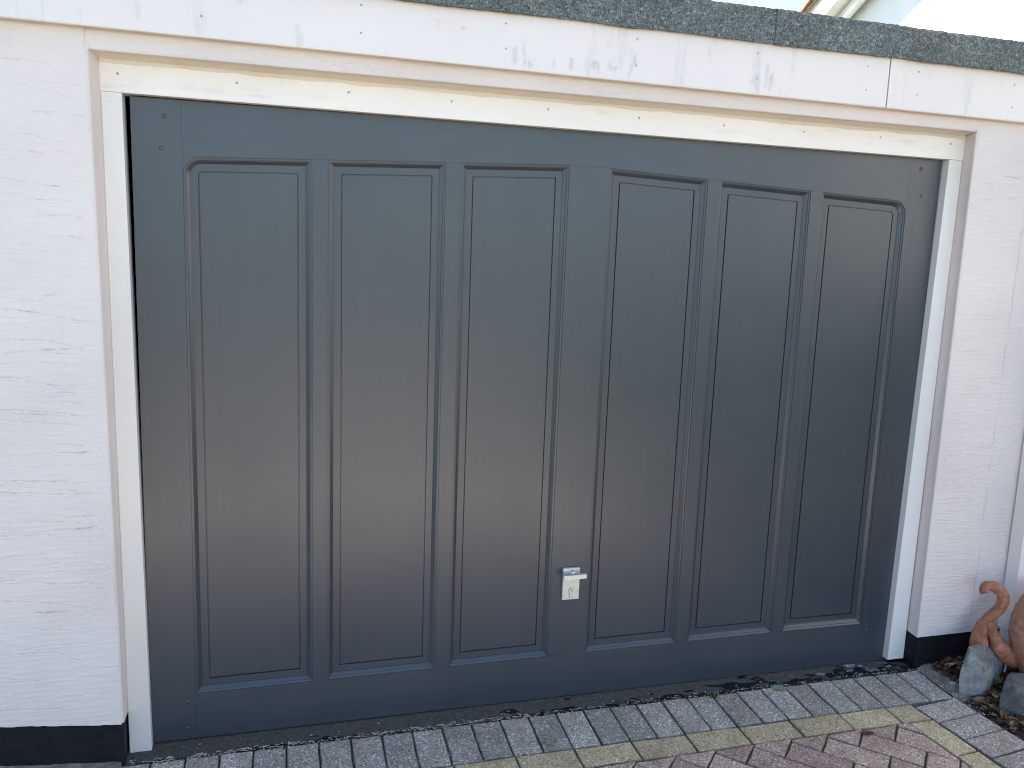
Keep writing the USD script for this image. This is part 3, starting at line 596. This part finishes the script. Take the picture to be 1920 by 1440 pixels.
# ------------------------------------------------------------------ the door
door = obj("door", bx(0.0005, W - 0.0005, 0.029, 0.050, 0.001, H - 0.001), "dark_bolt", gar, label="anthracite grey up-and-over garage door with six moulded panels")
def topz(x): return 1.8322 + 0.0390 * x if x < 1.398 else 1.9458 - 0.0432 * x
def botz(x): return 0.1535 + 0.0065 * min(x, 2.3) - 0.004 * max(x - 2.0, 0)
PX = [(0.1365, 0.5035), (0.5510, 0.9150), (0.9645, 1.3265), (1.4705, 1.8325), (1.8812, 2.2432), (2.2915, 2.6540)]
def ring_of(q, d, r, npts=7):
    """corner polygon q (counter-clockwise) moved in by d, corners rounded by r[k]"""
    q = np.array(q, float); n = len(q); e = np.roll(q, -1, 0) - q; e /= np.linalg.norm(e, axis=1, keepdims=True); nor = np.stack([-e[:, 1], e[:, 0]], 1)
    P = q + nor * d; c = []
    for k in range(n):
        a, b = k - 1, k
        M2 = np.array([e[a], -e[b]]).T; t = np.linalg.solve(M2, P[b] - P[a]); c.append(P[a] + e[a] * t[0])
    out = []
    for k in range(n):
        rr = max(r[k] - d, 0.0012) if r[k] > 0.01 else 0.0008
        v0, v1 = -e[k - 1], e[k]
        cosang = np.clip(v0 @ v1, -1, 1); half = math.acos(cosang) / 2; L = rr / math.tan(half)
        ctr = c[k] + (v0 + v1) / np.linalg.norm(v0 + v1) * rr / math.sin(half)
        p0, p1 = c[k] + v0 * L, c[k] + v1 * L
        a0, a1 = math.atan2(*(p0 - ctr)[::-1]), math.atan2(*(p1 - ctr)[::-1])
        if a1 < a0: a1 += 2 * math.pi
        for a in np.linspace(a0, a1, npts): out.append(ctr + rr * np.array([math.cos(a), math.sin(a)]))
    return np.array(out)
holes = []
PROF = [(0.0, 0.0), (0.0004, 0.0024), (0.0066, 0.0032), (0.0071, 0.0062), (0.0084, 0.0068), (0.0130, 0.0106), (0.0178, 0.0150), (0.0183, 0.0166), (0.0200, 0.0168), (0.0398, 0.0170)]
SILL = [0.0, 0.0020, 0.0054, 0.0072, 0.0078, 0.0104, 0.0132, 0.0154, 0.0168, 0.0170]      # the bottom member is weathered: flatter slopes
GROOVE = [(0.0398, 0.0170), (0.0402, 0.0226), (0.0432, 0.0226), (0.0439, 0.0168)]
def rings_mesh(q, r, prof, cap=False, sill=None):
    rs = [ring_of(q, d, r) for d, _ in prof]; n = len(rs[0])
    k = np.zeros(n)
    if sill is not None: k[0:7] = np.clip(np.linspace(-0.5, 1.5, 7), 0, 1); k[7:14] = np.clip(np.linspace(1.5, -0.5, 7), 0, 1)
    P = np.array([np.c_[a[:, 0], y * (1 - k) + (y if sill is None else sill[i]) * k, a[:, 1]] for i, (a, (_, y)) in enumerate(zip(rs, prof))])
    P = np.concatenate([P, P[:, :1]], 1)
    m = grid_mesh(P[:, ::-1][::-1])
    if cap:
        q2 = P[-1][:-1]; c = q2.mean(0); V = np.vstack([q2, c]); m = cat_([m, T(V, [(k, (k + 1) % n, n) for k in range(n)])])
    return m
for k, (a, b) in enumerate(PX):
    q = [(a, botz(a)), (b, botz(b)), (b, topz(b)), (a, topz(a))]
    r = [0, 0, 0.052 if k == 5 else 0, 0.052 if k == 0 else 0]
    holes.append(Polygon(ring_of(q, 0, r)))
    obj("moulding", rings_mesh(q, r, PROF, sill=SILL), "door_paint_moulding", door)
    obj("panel", rings_mesh(q, [v * 0.88 for v in r], GROOVE, True), "door_paint_upright", door, smooth=25)
allh = unary_union(holes)
face = sbox(0, 0, W, H)
def board(poly, mat, name, y=0.0):
    poly = poly.buffer(-0.0002, join_style=2)
    for g in getattr(poly, "geoms", [poly]):
        if g.area < 1e-4: continue
        m = trimesh.creation.extrude_polygon(g, 0.0288, engine="earcut")
        v = np.array(m.vertices); v = np.c_[v[:, 0], y + v[:, 2], v[:, 1]]
        m = T(v, m.faces[:, ::-1]); m.fix_normals()
        obj(name, m, mat, door)
stL, stR = sbox(0, 0, 0.1364, H), sbox(2.6541, 0, W, H)
tops = Polygon([(0.1364, H), (2.6541, H)] + [(x, topz(x) - (0.052 if x > 2.6 or x < 0.2 else 0)) for x in (2.6541,)] + [(x, topz(x)) for x in (2.60, 1.4705)] + [(1.4705, topz(1.4705)), (1.3265, topz(1.3265))] + [(0.19, topz(0.19))] + [(0.1364, topz(0.1365) - 0.052)])
bots = Polygon([(0.1364, 0), (2.6541, 0), (2.6541, botz(2.6541))] + [(x, botz(x)) for p in PX[::-1] for x in p[::-1]] + [(0.1364, botz(0.1364))])
body = face.difference(allh)
def tapered(g): return g
board(body.intersection(stL), "door_paint_upright", "stile"); board(body.intersection(stR), "door_paint_upright", "stile")
inner = body.difference(stL).difference(stR)
board(inner.intersection(tops), "door_paint_level", "top_rail"); board(inner.intersection(bots), "door_paint_level", "bottom_rail")
mid = inner.difference(tops).difference(bots)
for (a, b), (c, d) in zip(PX[:-1], PX[1:]):
    board(mid.intersection(sbox(b - 0.0001, 0, c + 0.0001, H)), "door_paint_upright", "muntin")
def bolt(x, z, r=0.0062):
    m = trimesh.creation.icosphere(2, 1.0); m = trimesh.intersections.slice_mesh_plane(m, [0, -1, 0], [0, 0.05, 0])
    v = np.array(m.vertices) * [r, 0.0034, r]
    obj("bolt_head", T(v + [x, 0, z], m.faces), "door_paint_moulding", door, smooth=True)
for x, z in ((0.089, 1.947), (0.079, 1.858), (2.701, 1.952), (2.714, 1.854), (0.112, 0.129), (0.110, 0.038), (2.681, 0.140), (2.681, 0.053)): bolt(x, z)
# lock: cast plate, boss, lever, cylinder
hx0, hx1, hz0, hz1 = 1.3680, 1.4315, 0.3772, 0.4955
obj("lock_plate", bx(hx0, hx1, -0.0125, -0.0002, hz0, hz1, 0.0018), "cast_metal", door, label="cast metal lock plate with tilted upper part")
def cyl(x, z, r, y0, y1, n=28):
    m = trimesh.creation.cylinder(radius=r, height=abs(y1 - y0), sections=n); m.apply_transform(trimesh.transformations.rotation_matrix(math.pi / 2, [1, 0, 0])); m.apply_translation([x, (y0 + y1) / 2, z]); return m
boss = trimesh.creation.revolve(np.array([(0, 0.0), (0.0115, 0.0), (0.0115, 0.010), (0.0095, 0.016), (0, 0.016)]), sections=28)
boss.apply_transform(trimesh.transformations.rotation_matrix(math.pi / 2, [1, 0, 0])); boss.apply_translation([1.4000, -0.0125, 0.4790])
obj("spindle_boss", boss, "cast_metal", door, smooth=30)
lv = hull8([(1.3600, -0.034, 0.4600), (1.3600, -0.041, 0.4625), (1.3600, -0.041, 0.4795), (1.3600, -0.030, 0.4820), (1.4440, -0.040, 0.4655), (1.4440, -0.045, 0.4670), (1.4440, -0.045, 0.4815), (1.4440, -0.036, 0.4840), (1.3600, -0.024, 0.4650), (1.3600, -0.024, 0.4800), (1.4300, -0.030, 0.4800), (1.4300, -0.030, 0.4690), (1.4470, -0.041, 0.4735), (1.4470, -0.041, 0.4790)])
neck_ = cyl(1.3975, 0.4735, 0.0075, -0.030, -0.0127, 20)
obj("handle_lever", cat_([lv, neck_]), "cast_metal", door)
eu = unary_union([Polygon([(1.4005 + 0.0088 * math.cos(t), 0.4120 + 0.0088 * math.sin(t)) for t in np.linspace(0, 2 * math.pi, 30)]), Polygon([(1.4005 + x, z) for x, z in ((-0.0052, 0.412), (0.0052, 0.412), (0.0052, 0.3885), (0.003, 0.3855), (-0.003, 0.3855), (-0.0052, 0.3885))])])
m = trimesh.creation.extrude_polygon(eu, 0.004, engine="earcut"); v = np.array(m.vertices); m = T(np.c_[v[:, 0], -0.0160 + v[:, 2], v[:, 1]], m.faces[:, ::-1]); m.fix_normals()
obj("lock_cylinder", m, "lock_brass", door)
obj("keyhole", cat_([cyl(1.4015, 0.4135, 0.0019, -0.0166, -0.0160, 14), bx(1.4007, 1.4023, -0.0166, -0.0160, 0.4085, 0.4130)]), "black_slot", door)
eu2 = eu.buffer(0.0022).difference(eu.buffer(0.0006))
m = trimesh.creation.extrude_polygon(eu2, 0.0012, engine="earcut"); v = np.array(m.vertices); m = T(np.c_[v[:, 0], -0.0137 + v[:, 2], v[:, 1]], m.faces[:, ::-1]); m.fix_normals()
obj("keyhole_rim", m, "screw_steel", door)

# ------------------------------------------------------------------ downpipe
dp = thing("downpipe", "white square plastic downpipe on the right wall beside the terracotta pot", "downpipe")
def pipe(x0_, x1_, y0_, y1_, z0_, z1_): return bx(x0_, x1_, y0_, y1_, z0_, z1_, 0.004)
obj("pipe", pipe(3.236, 3.301, -0.166, -0.101, 0.17, 2.13), "white_plastic", dp)
obj("collar", pipe(3.2325, 3.3045, -0.1695, -0.0975, 0.150, 0.205), "white_plastic", dp)
obj("pipe", pipe(3.240, 3.297, -0.162, -0.105, -0.05, 0.152), "white_plastic", dp, label="lower length of the pipe below the collar")

# ------------------------------------------------------------------ neighbouring house
hs = thing("neighbour_house", "white rendered house with orange verge tiles rising behind the garage roof", "house")
HX = 6.1
def rk(y): return 4.19 - 0.5 * (y - 5.68)       # rake of the gable
yr, ye = 1.0, 9.4
gable = [(ye, -0.2), (yr - 8.4, -0.2), (yr - 8.4, rk(ye) - 0.35), (yr, rk(yr) - 0.35), (ye, rk(ye) - 0.35)]
g = trimesh.creation.extrude_polygon(Polygon(gable), 9.0, engine="earcut"); v = np.array(g.vertices)
m = T(np.c_[HX + v[:, 2], v[:, 0], v[:, 1]], g.faces); m.fix_normals()
obj("wall", m, "house_render", hs)
def raked(xa, xb, dz0, dz1, name, mat, ya=yr, yb=ye + 0.3):
    for sgn in (1,):
        obj(name, hull8([(x, y, rk(y) + dz) for x in (xa, xb) for y in (ya, yb) for dz in (dz0, dz1)]), mat, hs)
raked(HX - 0.30, HX + 9.2, -0.10, -0.06, "roof", "roof_tile")
obj("roof", hull8([(x, y, rk(2 * yr - y) + dz) for x in (HX - 0.30, HX + 9.2) for y in (yr - 8.7, yr) for dz in (-0.10, -0.06)]), "roof_tile", hs)
raked(HX - 0.275, HX - 0.255, -0.34, -0.105, "bargeboard", "house_trim")
raked(HX - 0.25, HX - 0.001, -0.335, -0.31, "soffit", "house_trim")
raked(HX - 0.285, HX - 0.20, -0.128, -0.102, "mortar_bed", "tile_mortar")
t_ = tube([(HX - 0.10, y, rk(y) - 0.40) for y in np.linspace(yr, ye, 20)], 0.055, 14)
obj("verge_moulding", t_, "house_trim", hs, smooth=30)
n = 30
for k in range(n):
    y1 = ye + 0.25 - k * 0.285; y0 = y1 - 0.31
    if y0 < yr: break
    dz = 0.012
    m = hull8([(x, y, rk(y) - 0.058 + a + (0.018 if y == y1 else 0.0) * 0 + (0.020 if y == y0 else 0)) for x in (HX - 0.33, HX + 0.10) for y in (y0, y1) for a in (0, 0.028)])
    m.apply_translation([rng.uniform(-0.008, 0.008), 0, 0.004 * (k % 2)])
    obj("verge_tile", m, "roof_tile", hs)

# ------------------------------------------------------------------ terracotta ornament, pot, rocks
orn = thing("terracotta_ornament", "broken terracotta garden ornament with a curled neck standing behind the blue-grey rock", "ornament")
NK = [(3.040, 0.350), (3.045, 0.366), (3.060, 0.376), (3.080, 0.374), (3.110, 0.356), (3.128, 0.319), (3.117, 0.278), (3.093, 0.247), (3.066, 0.216), (3.048, 0.182), (3.045, 0.120), (3.045, 0.03)]
rad = [0.015, 0.019, 0.021, 0.022, 0.021, 0.020, 0.021, 0.025, 0.033, 0.035, 0.035, 0.036]
pth = smooth_path([(x, -0.200 + 0.01 * math.sin(i), z) for i, (x, z) in enumerate(NK)], 60)
rr = np.interp(np.linspace(0, 1, 60), np.linspace(0, 1, len(rad)), rad)
m = tube(pth, rr, 18); vv = np.array(m.vertices); vv += (fbm(vv * 45, 3, 2)[:, None] - 0.5) * 0.006
obj("body", T(vv, m.faces), "terracotta", orn, smooth=40, label="curled neck and body")
lp = smooth_path([(3.075, -0.205, 0.230), (3.083, -0.222, 0.195), (3.096, -0.232, 0.160), (3.130, -0.235, 0.122), (3.165, -0.238, 0.088), (3.196, -0.238, 0.058)], 36)
m = tube(lp, np.interp(np.linspace(0, 1, 36), [0, 0.3, 0.45, 0.7, 0.92, 1], [0.018, 0.022, 0.032, 0.036, 0.030, 0.016]), 18); vv = np.array(m.vertices); vv += (fbm(vv * 40, 3, 6)[:, None] - 0.5) * 0.006
obj("limb", T(vv, m.faces), "terracotta", orn, smooth=40)

pot = thing("terracotta_pot", "round ridged terracotta pot in front of the white downpipe at the right edge", "pot", (3.255, -0.300, 0.035))
zz = np.linspace(0, 1, 40)
prof = np.c_[0.045 + 0.078 * np.sin(np.pi * (0.08 + 0.80 * zz)) ** 0.9 + 0.0016 * np.sin(zz * 60) * (zz > 0.5), 0.34 * zz]
prof = np.vstack([[0, 0.0], prof, [0.06, 0.335], [0.045, 0.30], [0.0, 0.30]])
obj("bowl", trimesh.creation.revolve(prof, sections=48), "terracotta_ridged", pot, smooth=40)
obj("rim", trimesh.creation.revolve(np.array([(0.062, 0.335), (0.086, 0.335), (0.088, 0.355), (0.080, 0.362), (0.064, 0.360), (0.062, 0.335)]), sections=48), "terracotta", pot, smooth=40)

def rock(name, pts, seed, mat, label, amp=0.006, hard=0.0):
    h = trimesh.convex.convex_hull(np.array(pts, float))
    for _ in range(5):
        if len(h.faces) > 6000: break
        h = h.subdivide()
    h = trimesh.Trimesh(h.vertices, h.faces)
    from trimesh.smoothing import filter_laplacian
    filter_laplacian(h, lamb=0.5, iterations=1)
    v = np.array(h.vertices); nrm = np.array(h.vertex_normals)
    v += nrm * (amp * 2 * (fbm(v * 14, 4, seed) - 0.5) + 0.003 * (fbm(v * 90, 3, seed + 1) - 0.5))[:, None]
    r = obj(name, T(v, h.faces), mat, None, smooth=28)
    return tag(r, label, "rock")
rock("rock", [(2.880, -0.300, -0.02), (2.866, -0.300, 0.060), (2.872, -0.300, 0.115), (2.905, -0.300, 0.166), (2.930, -0.265, 0.172), (3.058, -0.215, 0.152), (3.128, -0.205, 0.112), (3.149, -0.225, 0.065), (3.146, -0.240, -0.02), (2.993, -0.325, -0.03), (2.925, -0.340, 0.020), (2.941, -0.342, 0.094), (2.985, -0.330, 0.060)], 3, "blue_stone", "angular blue-grey rock in front of the curled terracotta ornament", 0.004)
rock("rock", [(2.937, -0.42, 0.012), (2.993, -0.38, 0.064), (3.062, -0.34, 0.088), (3.22, -0.34, 0.07), (2.948, -0.465, -0.03), (2.985, -0.51, -0.05), (3.16, -0.47, -0.06), (2.989, -0.44, 0.079), (3.021, -0.47, 0.066), (3.20, -0.40, 0.02)], 9, "grey_stone", "rough dark grey rock at the right edge nearest the driveway", 0.010)

# ------------------------------------------------------------------ leaves, weeds, litter
def leaf(L, Wd, curl=0.5, seed=0, lobed=0.0, n=9):
    r = np.random.default_rng(seed); t = np.linspace(0, 1, n); w = Wd * np.sin(np.pi * t ** 0.85) ** 0.8 * (1 + lobed * np.where(np.arange(n) % 2, 0.55, -0.45))
    w[0] = 0.02 * Wd; w[-1] = 0.01 * Wd
    s = np.array([-1, -0.5, 0, 0.5, 1.0])
    P = np.zeros((n, 5, 3))
    for i in range(n):
        P[i, :, 0] = L * (t[i] - 0.5) + 0.04 * L * s * (lobed > 0) * (r.random(5) - 0.3); P[i, :, 1] = w[i] * s
        P[i, :, 2] = curl * (0.35 * np.abs(s) * w[i] + 0.25 * L * (t[i] - 0.5) ** 2) + 0.05 * L * curl * (r.random(5) - 0.5)
    return grid_mesh(P)
def place(m, x, y, z, yaw, pitch=0.0, roll=0.0):
    m = m.copy(); R_ = trimesh.transformations.euler_matrix(roll, pitch, yaw, "sxyz"); m.apply_transform(R_); m.apply_translation([x, y, z]); return m
def lone_leaf(name, label, mesh, x, y, z, yaw, mat, **k):
    m = place(mesh, x, y, z, yaw, **k); return tag(obj(name, m, mat, None, smooth=True), label, "leaf")
lone_leaf("fallen_leaf", "pale green lobed leaf lying on the grey blocks against the threshold", leaf(0.062, 0.020, 0.35, 2, 0.5, 11), 2.217, -0.122, float(zg(2.217, -0.12)) + 0.003, -0.25, "green_leaf")
g1 = leaf(0.040, 0.014, 0.5, 4, 0.6, 11)
gl = thing("fallen_leaf", "small torn green leaf with pale stalk on a grey block near the yellow row", "leaf")
obj("blade", place(g1, 1.262, -0.262, float(zg(1.26, -0.26)) + 0.003, 0.5, roll=0.3), "green_leaf", gl, smooth=True)
obj("stalk", tube(smooth_path([(1.275, -0.258, -0.002), (1.290, -0.254, 0.004), (1.305, -0.247, 0.006), (1.313, -0.243, 0.004)], 12), 0.0028, 8), "pale_leaf", gl, smooth=True)
lone_leaf("fallen_leaf", "curled brown dead leaf on the red blocks beside the yellow row", leaf(0.052, 0.012, 1.1, 6), 2.360, -0.440, float(zg(2.36, -0.44)) + 0.002, -0.30, "brown_leaf")
lone_leaf("fallen_leaf", "tiny red leaf scrap in the joint between a grey and a yellow block", leaf(0.016, 0.004, 0.6, 8), 1.155, -0.309, float(zg(1.15, -0.309)) + 0.002, 0.2, "brown_leaf")
BL = [("large tan and brown dead leaf on the soil beside the grey edging blocks", 2.918, -0.366, 0.075, 0.017, -0.15, "tan_leaf"), ("rust brown dead leaf touching the dark rough rock", 2.968, -0.392, 0.055, 0.022, 0.6, "brown_leaf"),
      ("grey purple dead leaf upright between the two rocks", 2.962, -0.350, 0.050, 0.012, 1.4, "dark_leaf"), ("chestnut dead leaf in the gap under the blue-grey rock", 2.985, -0.345, 0.060, 0.016, 1.1, "brown_leaf")]
for k, (lab, x, y, L, wd, yaw, mt) in enumerate(BL):
    lone_leaf("dead_leaf", lab, leaf(L, wd, 1.0, 20 + k), x, y, zsoil(x, y) + 0.014, yaw, mt, roll=0.25 * (-1) ** k)
lone_leaf("fallen_leaf", "fresh green leaf lying against the left side of the dark rough rock", leaf(0.040, 0.010, 0.7, 33), 2.972, -0.372, zsoil(2.972, -0.372) + 0.02, 0.9, "green_leaf")
weed = thing("weed", "tuft of bright green weed growing at the back of the grey blocks", "weed")
for k in range(26):
    a = rng.uniform(0, 6.28); x = 1.941 + rng.gauss(0, 0.010); y = -0.122 + rng.gauss(0, 0.007)
    obj("leaf_blade", place(leaf(rng.uniform(0.010, 0.022), rng.uniform(0.002, 0.004), 0.6, 60 + k, n=5), x, y, float(zg(x, y)) + 0.004 + rng.uniform(0, 0.010), a, pitch=-rng.uniform(0.1, 0.9)), "weed_leaf", weed, smooth=True)
weed2 = thing("weed", "small green seedling growing between the two rocks", "weed")
for k in range(9):
    a = rng.uniform(0, 6.28); x = 3.03 + rng.gauss(0, 0.010); y = -0.318 + rng.gauss(0, 0.006)
    obj("leaf_blade", place(leaf(rng.uniform(0.014, 0.024), rng.uniform(0.005, 0.008), 0.5, 160 + k, n=5), x, y, zsoil(x, y) + 0.02 + rng.uniform(0, 0.025), a, pitch=-rng.uniform(0.0, 0.6)), "weed_leaf", weed2, smooth=True)

litter = {m: [] for m in ("brown_leaf", "tan_leaf", "dark_leaf", "pale_leaf")}
for k in range(2000):
    if k < 520: x = 2.90 + rng.random() * 0.40; y = -0.10 - rng.random() * 0.32
    elif k < 1500: x = 2.88 + rng.random() * 0.35; y = -0.36 - rng.random() * 0.55
    else: x = 2.93 + rng.random() * 0.9; y = -0.12 - rng.random() * 1.6
    e = 2.872 + max(-0.31 - y, 0) * 0.119
    if x < e - 0.004 or (y > -0.33 and x < 2.925 and rng.random() < 0.8): continue
    mt = rng.choices(list(litter), (4, 4, 4, 1.6))[0]
    litter[mt].append(place(leaf(rng.uniform(0.014, 0.048), rng.uniform(0.004, 0.012), rng.uniform(0.4, 1.4), k + 300, n=6), x, y, zsoil(x, y) + 0.004 + rng.random() * 0.012, rng.random() * 6.28, pitch=rng.gauss(0, 0.3), roll=rng.gauss(0, 0.5)))
LB = {"brown_leaf": "brown", "tan_leaf": "tan", "dark_leaf": "dark", "pale_leaf": "pale"}
for mt, ms in litter.items():
    tag(obj("leaf_litter", cat_(ms), mt, None, smooth=True), f"{LB[mt]} dead leaves scattered over the soil between the rocks", "leaf litter", kind="stuff")
tw = []
for k in range(60):
    x = 2.93 + rng.random() * 0.4; y = -0.13 - rng.random() * 0.55
    if x < 2.89 + max(-0.31 - y, 0) * 0.119 + 0.03: continue
    L = rng.uniform(0.02, 0.07); a = rng.random() * 6.28
    c = np.array([x, y, zsoil(x, y) + 0.014]); d = np.array([math.cos(a), math.sin(a), rng.gauss(0, 0.2)])
    tw.append(tube(smooth_path([c - d * L / 2, c - d * L / 6 + nrg.normal(0, 0.002, 3), c + d * L / 6 + nrg.normal(0, 0.002, 3), c + d * L / 2], 6), rng.uniform(0.0006, 0.0014), 5))
tag(obj("twig_litter", cat_(tw), "twig", None, smooth=True), "thin dry twigs and stalks strewn over the soil", "twigs", kind="stuff")
tag(obj("twig", tube(smooth_path([(3.135, -0.250, 0.02), (3.142, -0.246, 0.05), (3.150, -0.242, 0.075), (3.158, -0.24, 0.10)], 12), 0.004, 8), "straw", None, smooth=True), "pale stick standing upright in the soil below the terracotta pot", "stick")

# straw, grit and moss along the back of the blocks
st, gr, ms = [], [], []
for k in range(230):
    x = rng.uniform(-0.05, 1.25) if rng.random() < 0.75 else rng.uniform(1.2, 2.82); L = rng.uniform(0.004, 0.020) * (1.6 if x < 1.2 and rng.random() < 0.3 else 1)
    y = -0.106 + rng.gauss(0, 0.005); a = rng.gauss(0, 0.35); z = float(zg(x, y)) + 0.003 + rng.random() * 0.005
    d = np.array([math.cos(a), math.sin(a), rng.gauss(0, 0.15)]); c = np.array([x, y, z])
    st.append(tube([c - d * L / 2, c + nrg.normal(0, 0.0012, 3), c + d * L / 2], rng.uniform(0.0005, 0.0011), 5))
for k in range(900):
    u = rng.random()
    if u < 0.45: x, y = rng.uniform(-0.05, 2.84), -0.104 + rng.gauss(0, 0.010)
    elif u < 0.75: x, y = rng.uniform(0, 2.8), rng.uniform(-0.4, -0.03)
    else: x, y = rng.uniform(2.85, 2.95), rng.uniform(-0.45, -0.1)
    m = trimesh.creation.icosphere(0, 1.0); s_ = rng.uniform(0.0009, 0.0026) * (1.6 if rng.random() < 0.06 else 1)
    m.apply_scale([s_ * rng.uniform(0.7, 1.6), s_, s_ * 0.7]); gr.append(place(m, x, y, float(zg(x, y)) + s_ * 0.5 + (0.004 if x > 2.85 else -0.006 if y > -0.09 else 0), rng.random() * 6))
for k in range(700):
    u = rng.random()
    if u < 0.55: x, y = rng.uniform(0.0, 2.85), -0.107 + rng.gauss(0, 0.005)
    else:
        i = rng.randrange(-10, 18); x, y = x0 + pit * i + rng.gauss(0, 0.0012), rng.uniform(-0.306, -0.11)
    m = trimesh.creation.icosphere(1, 1.0); s_ = rng.uniform(0.0015, 0.0042) * (0.5 if u >= 0.55 else 1)
    m.apply_scale([s_ * rng.uniform(0.8, 1.8), s_, s_ * 0.8]); ms.append(place(m, x, y, float(zg(x, y)) - (0.006 if u >= 0.55 else 0.002), rng.random() * 6))
tag(obj("straw_litter", cat_(st), "straw", None), "pale straw caught along the back edge of the grey blocks", "straw", kind="stuff")
tag(obj("grit", cat_(gr), "grit", None), "pale grit and small stones scattered over threshold and blocks", "grit", kind="stuff")
tag(obj("moss", cat_(ms), "moss", None, smooth=True), "moss in the joints at the back of the grey blocks", "moss", kind="stuff")
peb = [(2.905, -0.238, 0.009), (2.935, -0.268, 0.011), (2.915, -0.29, 0.007)]
for k, (x, y, r) in enumerate(peb):
    m = trimesh.creation.icosphere(2, 1.0); m.apply_scale([r * 1.5, r, r * 0.55]); m = place(m, x, y, float(zg(x, y)) + 0.012, -0.5 + k * 0.3)
    tag(obj("pebble", m, "grit", None, smooth=True), ["flat pale pebble highest on the mossy mortar beside the blocks", "largest buff pebble at the foot of the blue-grey rock", "smallest pale pebble on the mossy mortar nearest the blocks"][k], "pebble")

# ------------------------------------------------------------------ out-of-view hedges, added beside the drive to darken the door reflections
def hedge(name, label, xa, xb, ya, yb, top, seed):
    h = thing(name, label, "hedge", group=None)
    n1, n2 = 90, 46
    r = np.random.default_rng(seed)
    core = bx(xa + 0.08, xb - 0.08, ya + 0.08, yb - 0.08, -0.25, top - 0.08)
    for _ in range(4): core = core.subdivide()
    v = np.array(core.vertices); v += (fbm(v * 3.0, 3, seed)[:, None] - 0.5) * 0.10
    obj("branches", T(v, core.faces), "added_hedge_inside", h)
    N = 26000; c = np.zeros((N, 3))
    area = np.array([(yb - ya) * top, (yb - ya) * top, (yb - ya) * (xb - xa), (xb - xa) * top, (xb - xa) * top]); side = r.choice(5, N, p=area / area.sum())
    X = xa + (xb - xa) * r.random(N); Y = ya + (yb - ya) * r.random(N); Z = -0.15 + (top + 0.15) * r.random(N)
    X = np.where(side == 0, xa, np.where(side == 1, xb, X)); Z = np.where(side == 2, top, Z); Y = np.where(side == 3, ya, np.where(side == 4, yb, Y))
    c = np.stack([X, Y, Z], 1); c += (fbm(c * 3.0, 3, seed)[:, None] - 0.5) * 0.22 + r.normal(0, 0.03, c.shape)
    d = r.normal(0, 1, (N, 3)); d /= np.linalg.norm(d, axis=1, keepdims=True); e = np.cross(d, r.normal(0, 1, (N, 3))); e /= np.linalg.norm(e, axis=1, keepdims=True)
    L = r.uniform(0.025, 0.05, (N, 1))
    V = np.stack([c - d * L, c + e * L * 0.45, c + d * L, c - e * L * 0.45], 1).reshape(-1, 3)
    q = np.arange(N)[:, None] * 4
    tag(obj("leaves", T(V, np.vstack([q + [0, 1, 2], q + [0, 2, 3]])), "added_hedge_leaf", h), kind="stuff")
leafmat("added_hedge_leaf", (0.055, 0.10, 0.03)); simple("added_hedge_inside", (0.025, 0.03, 0.015), 0.95)
hedge("hedge", "unseen clipped hedging added left of the driveway to darken the door reflection", -2.75, -1.85, -10.0, -2.5, 1.65, 3)
hedge("hedge", "unseen clipped hedging added right of the garden bed to darken the door reflection", 5.4, 6.2, -10.0, -1.6, 1.5, 4)
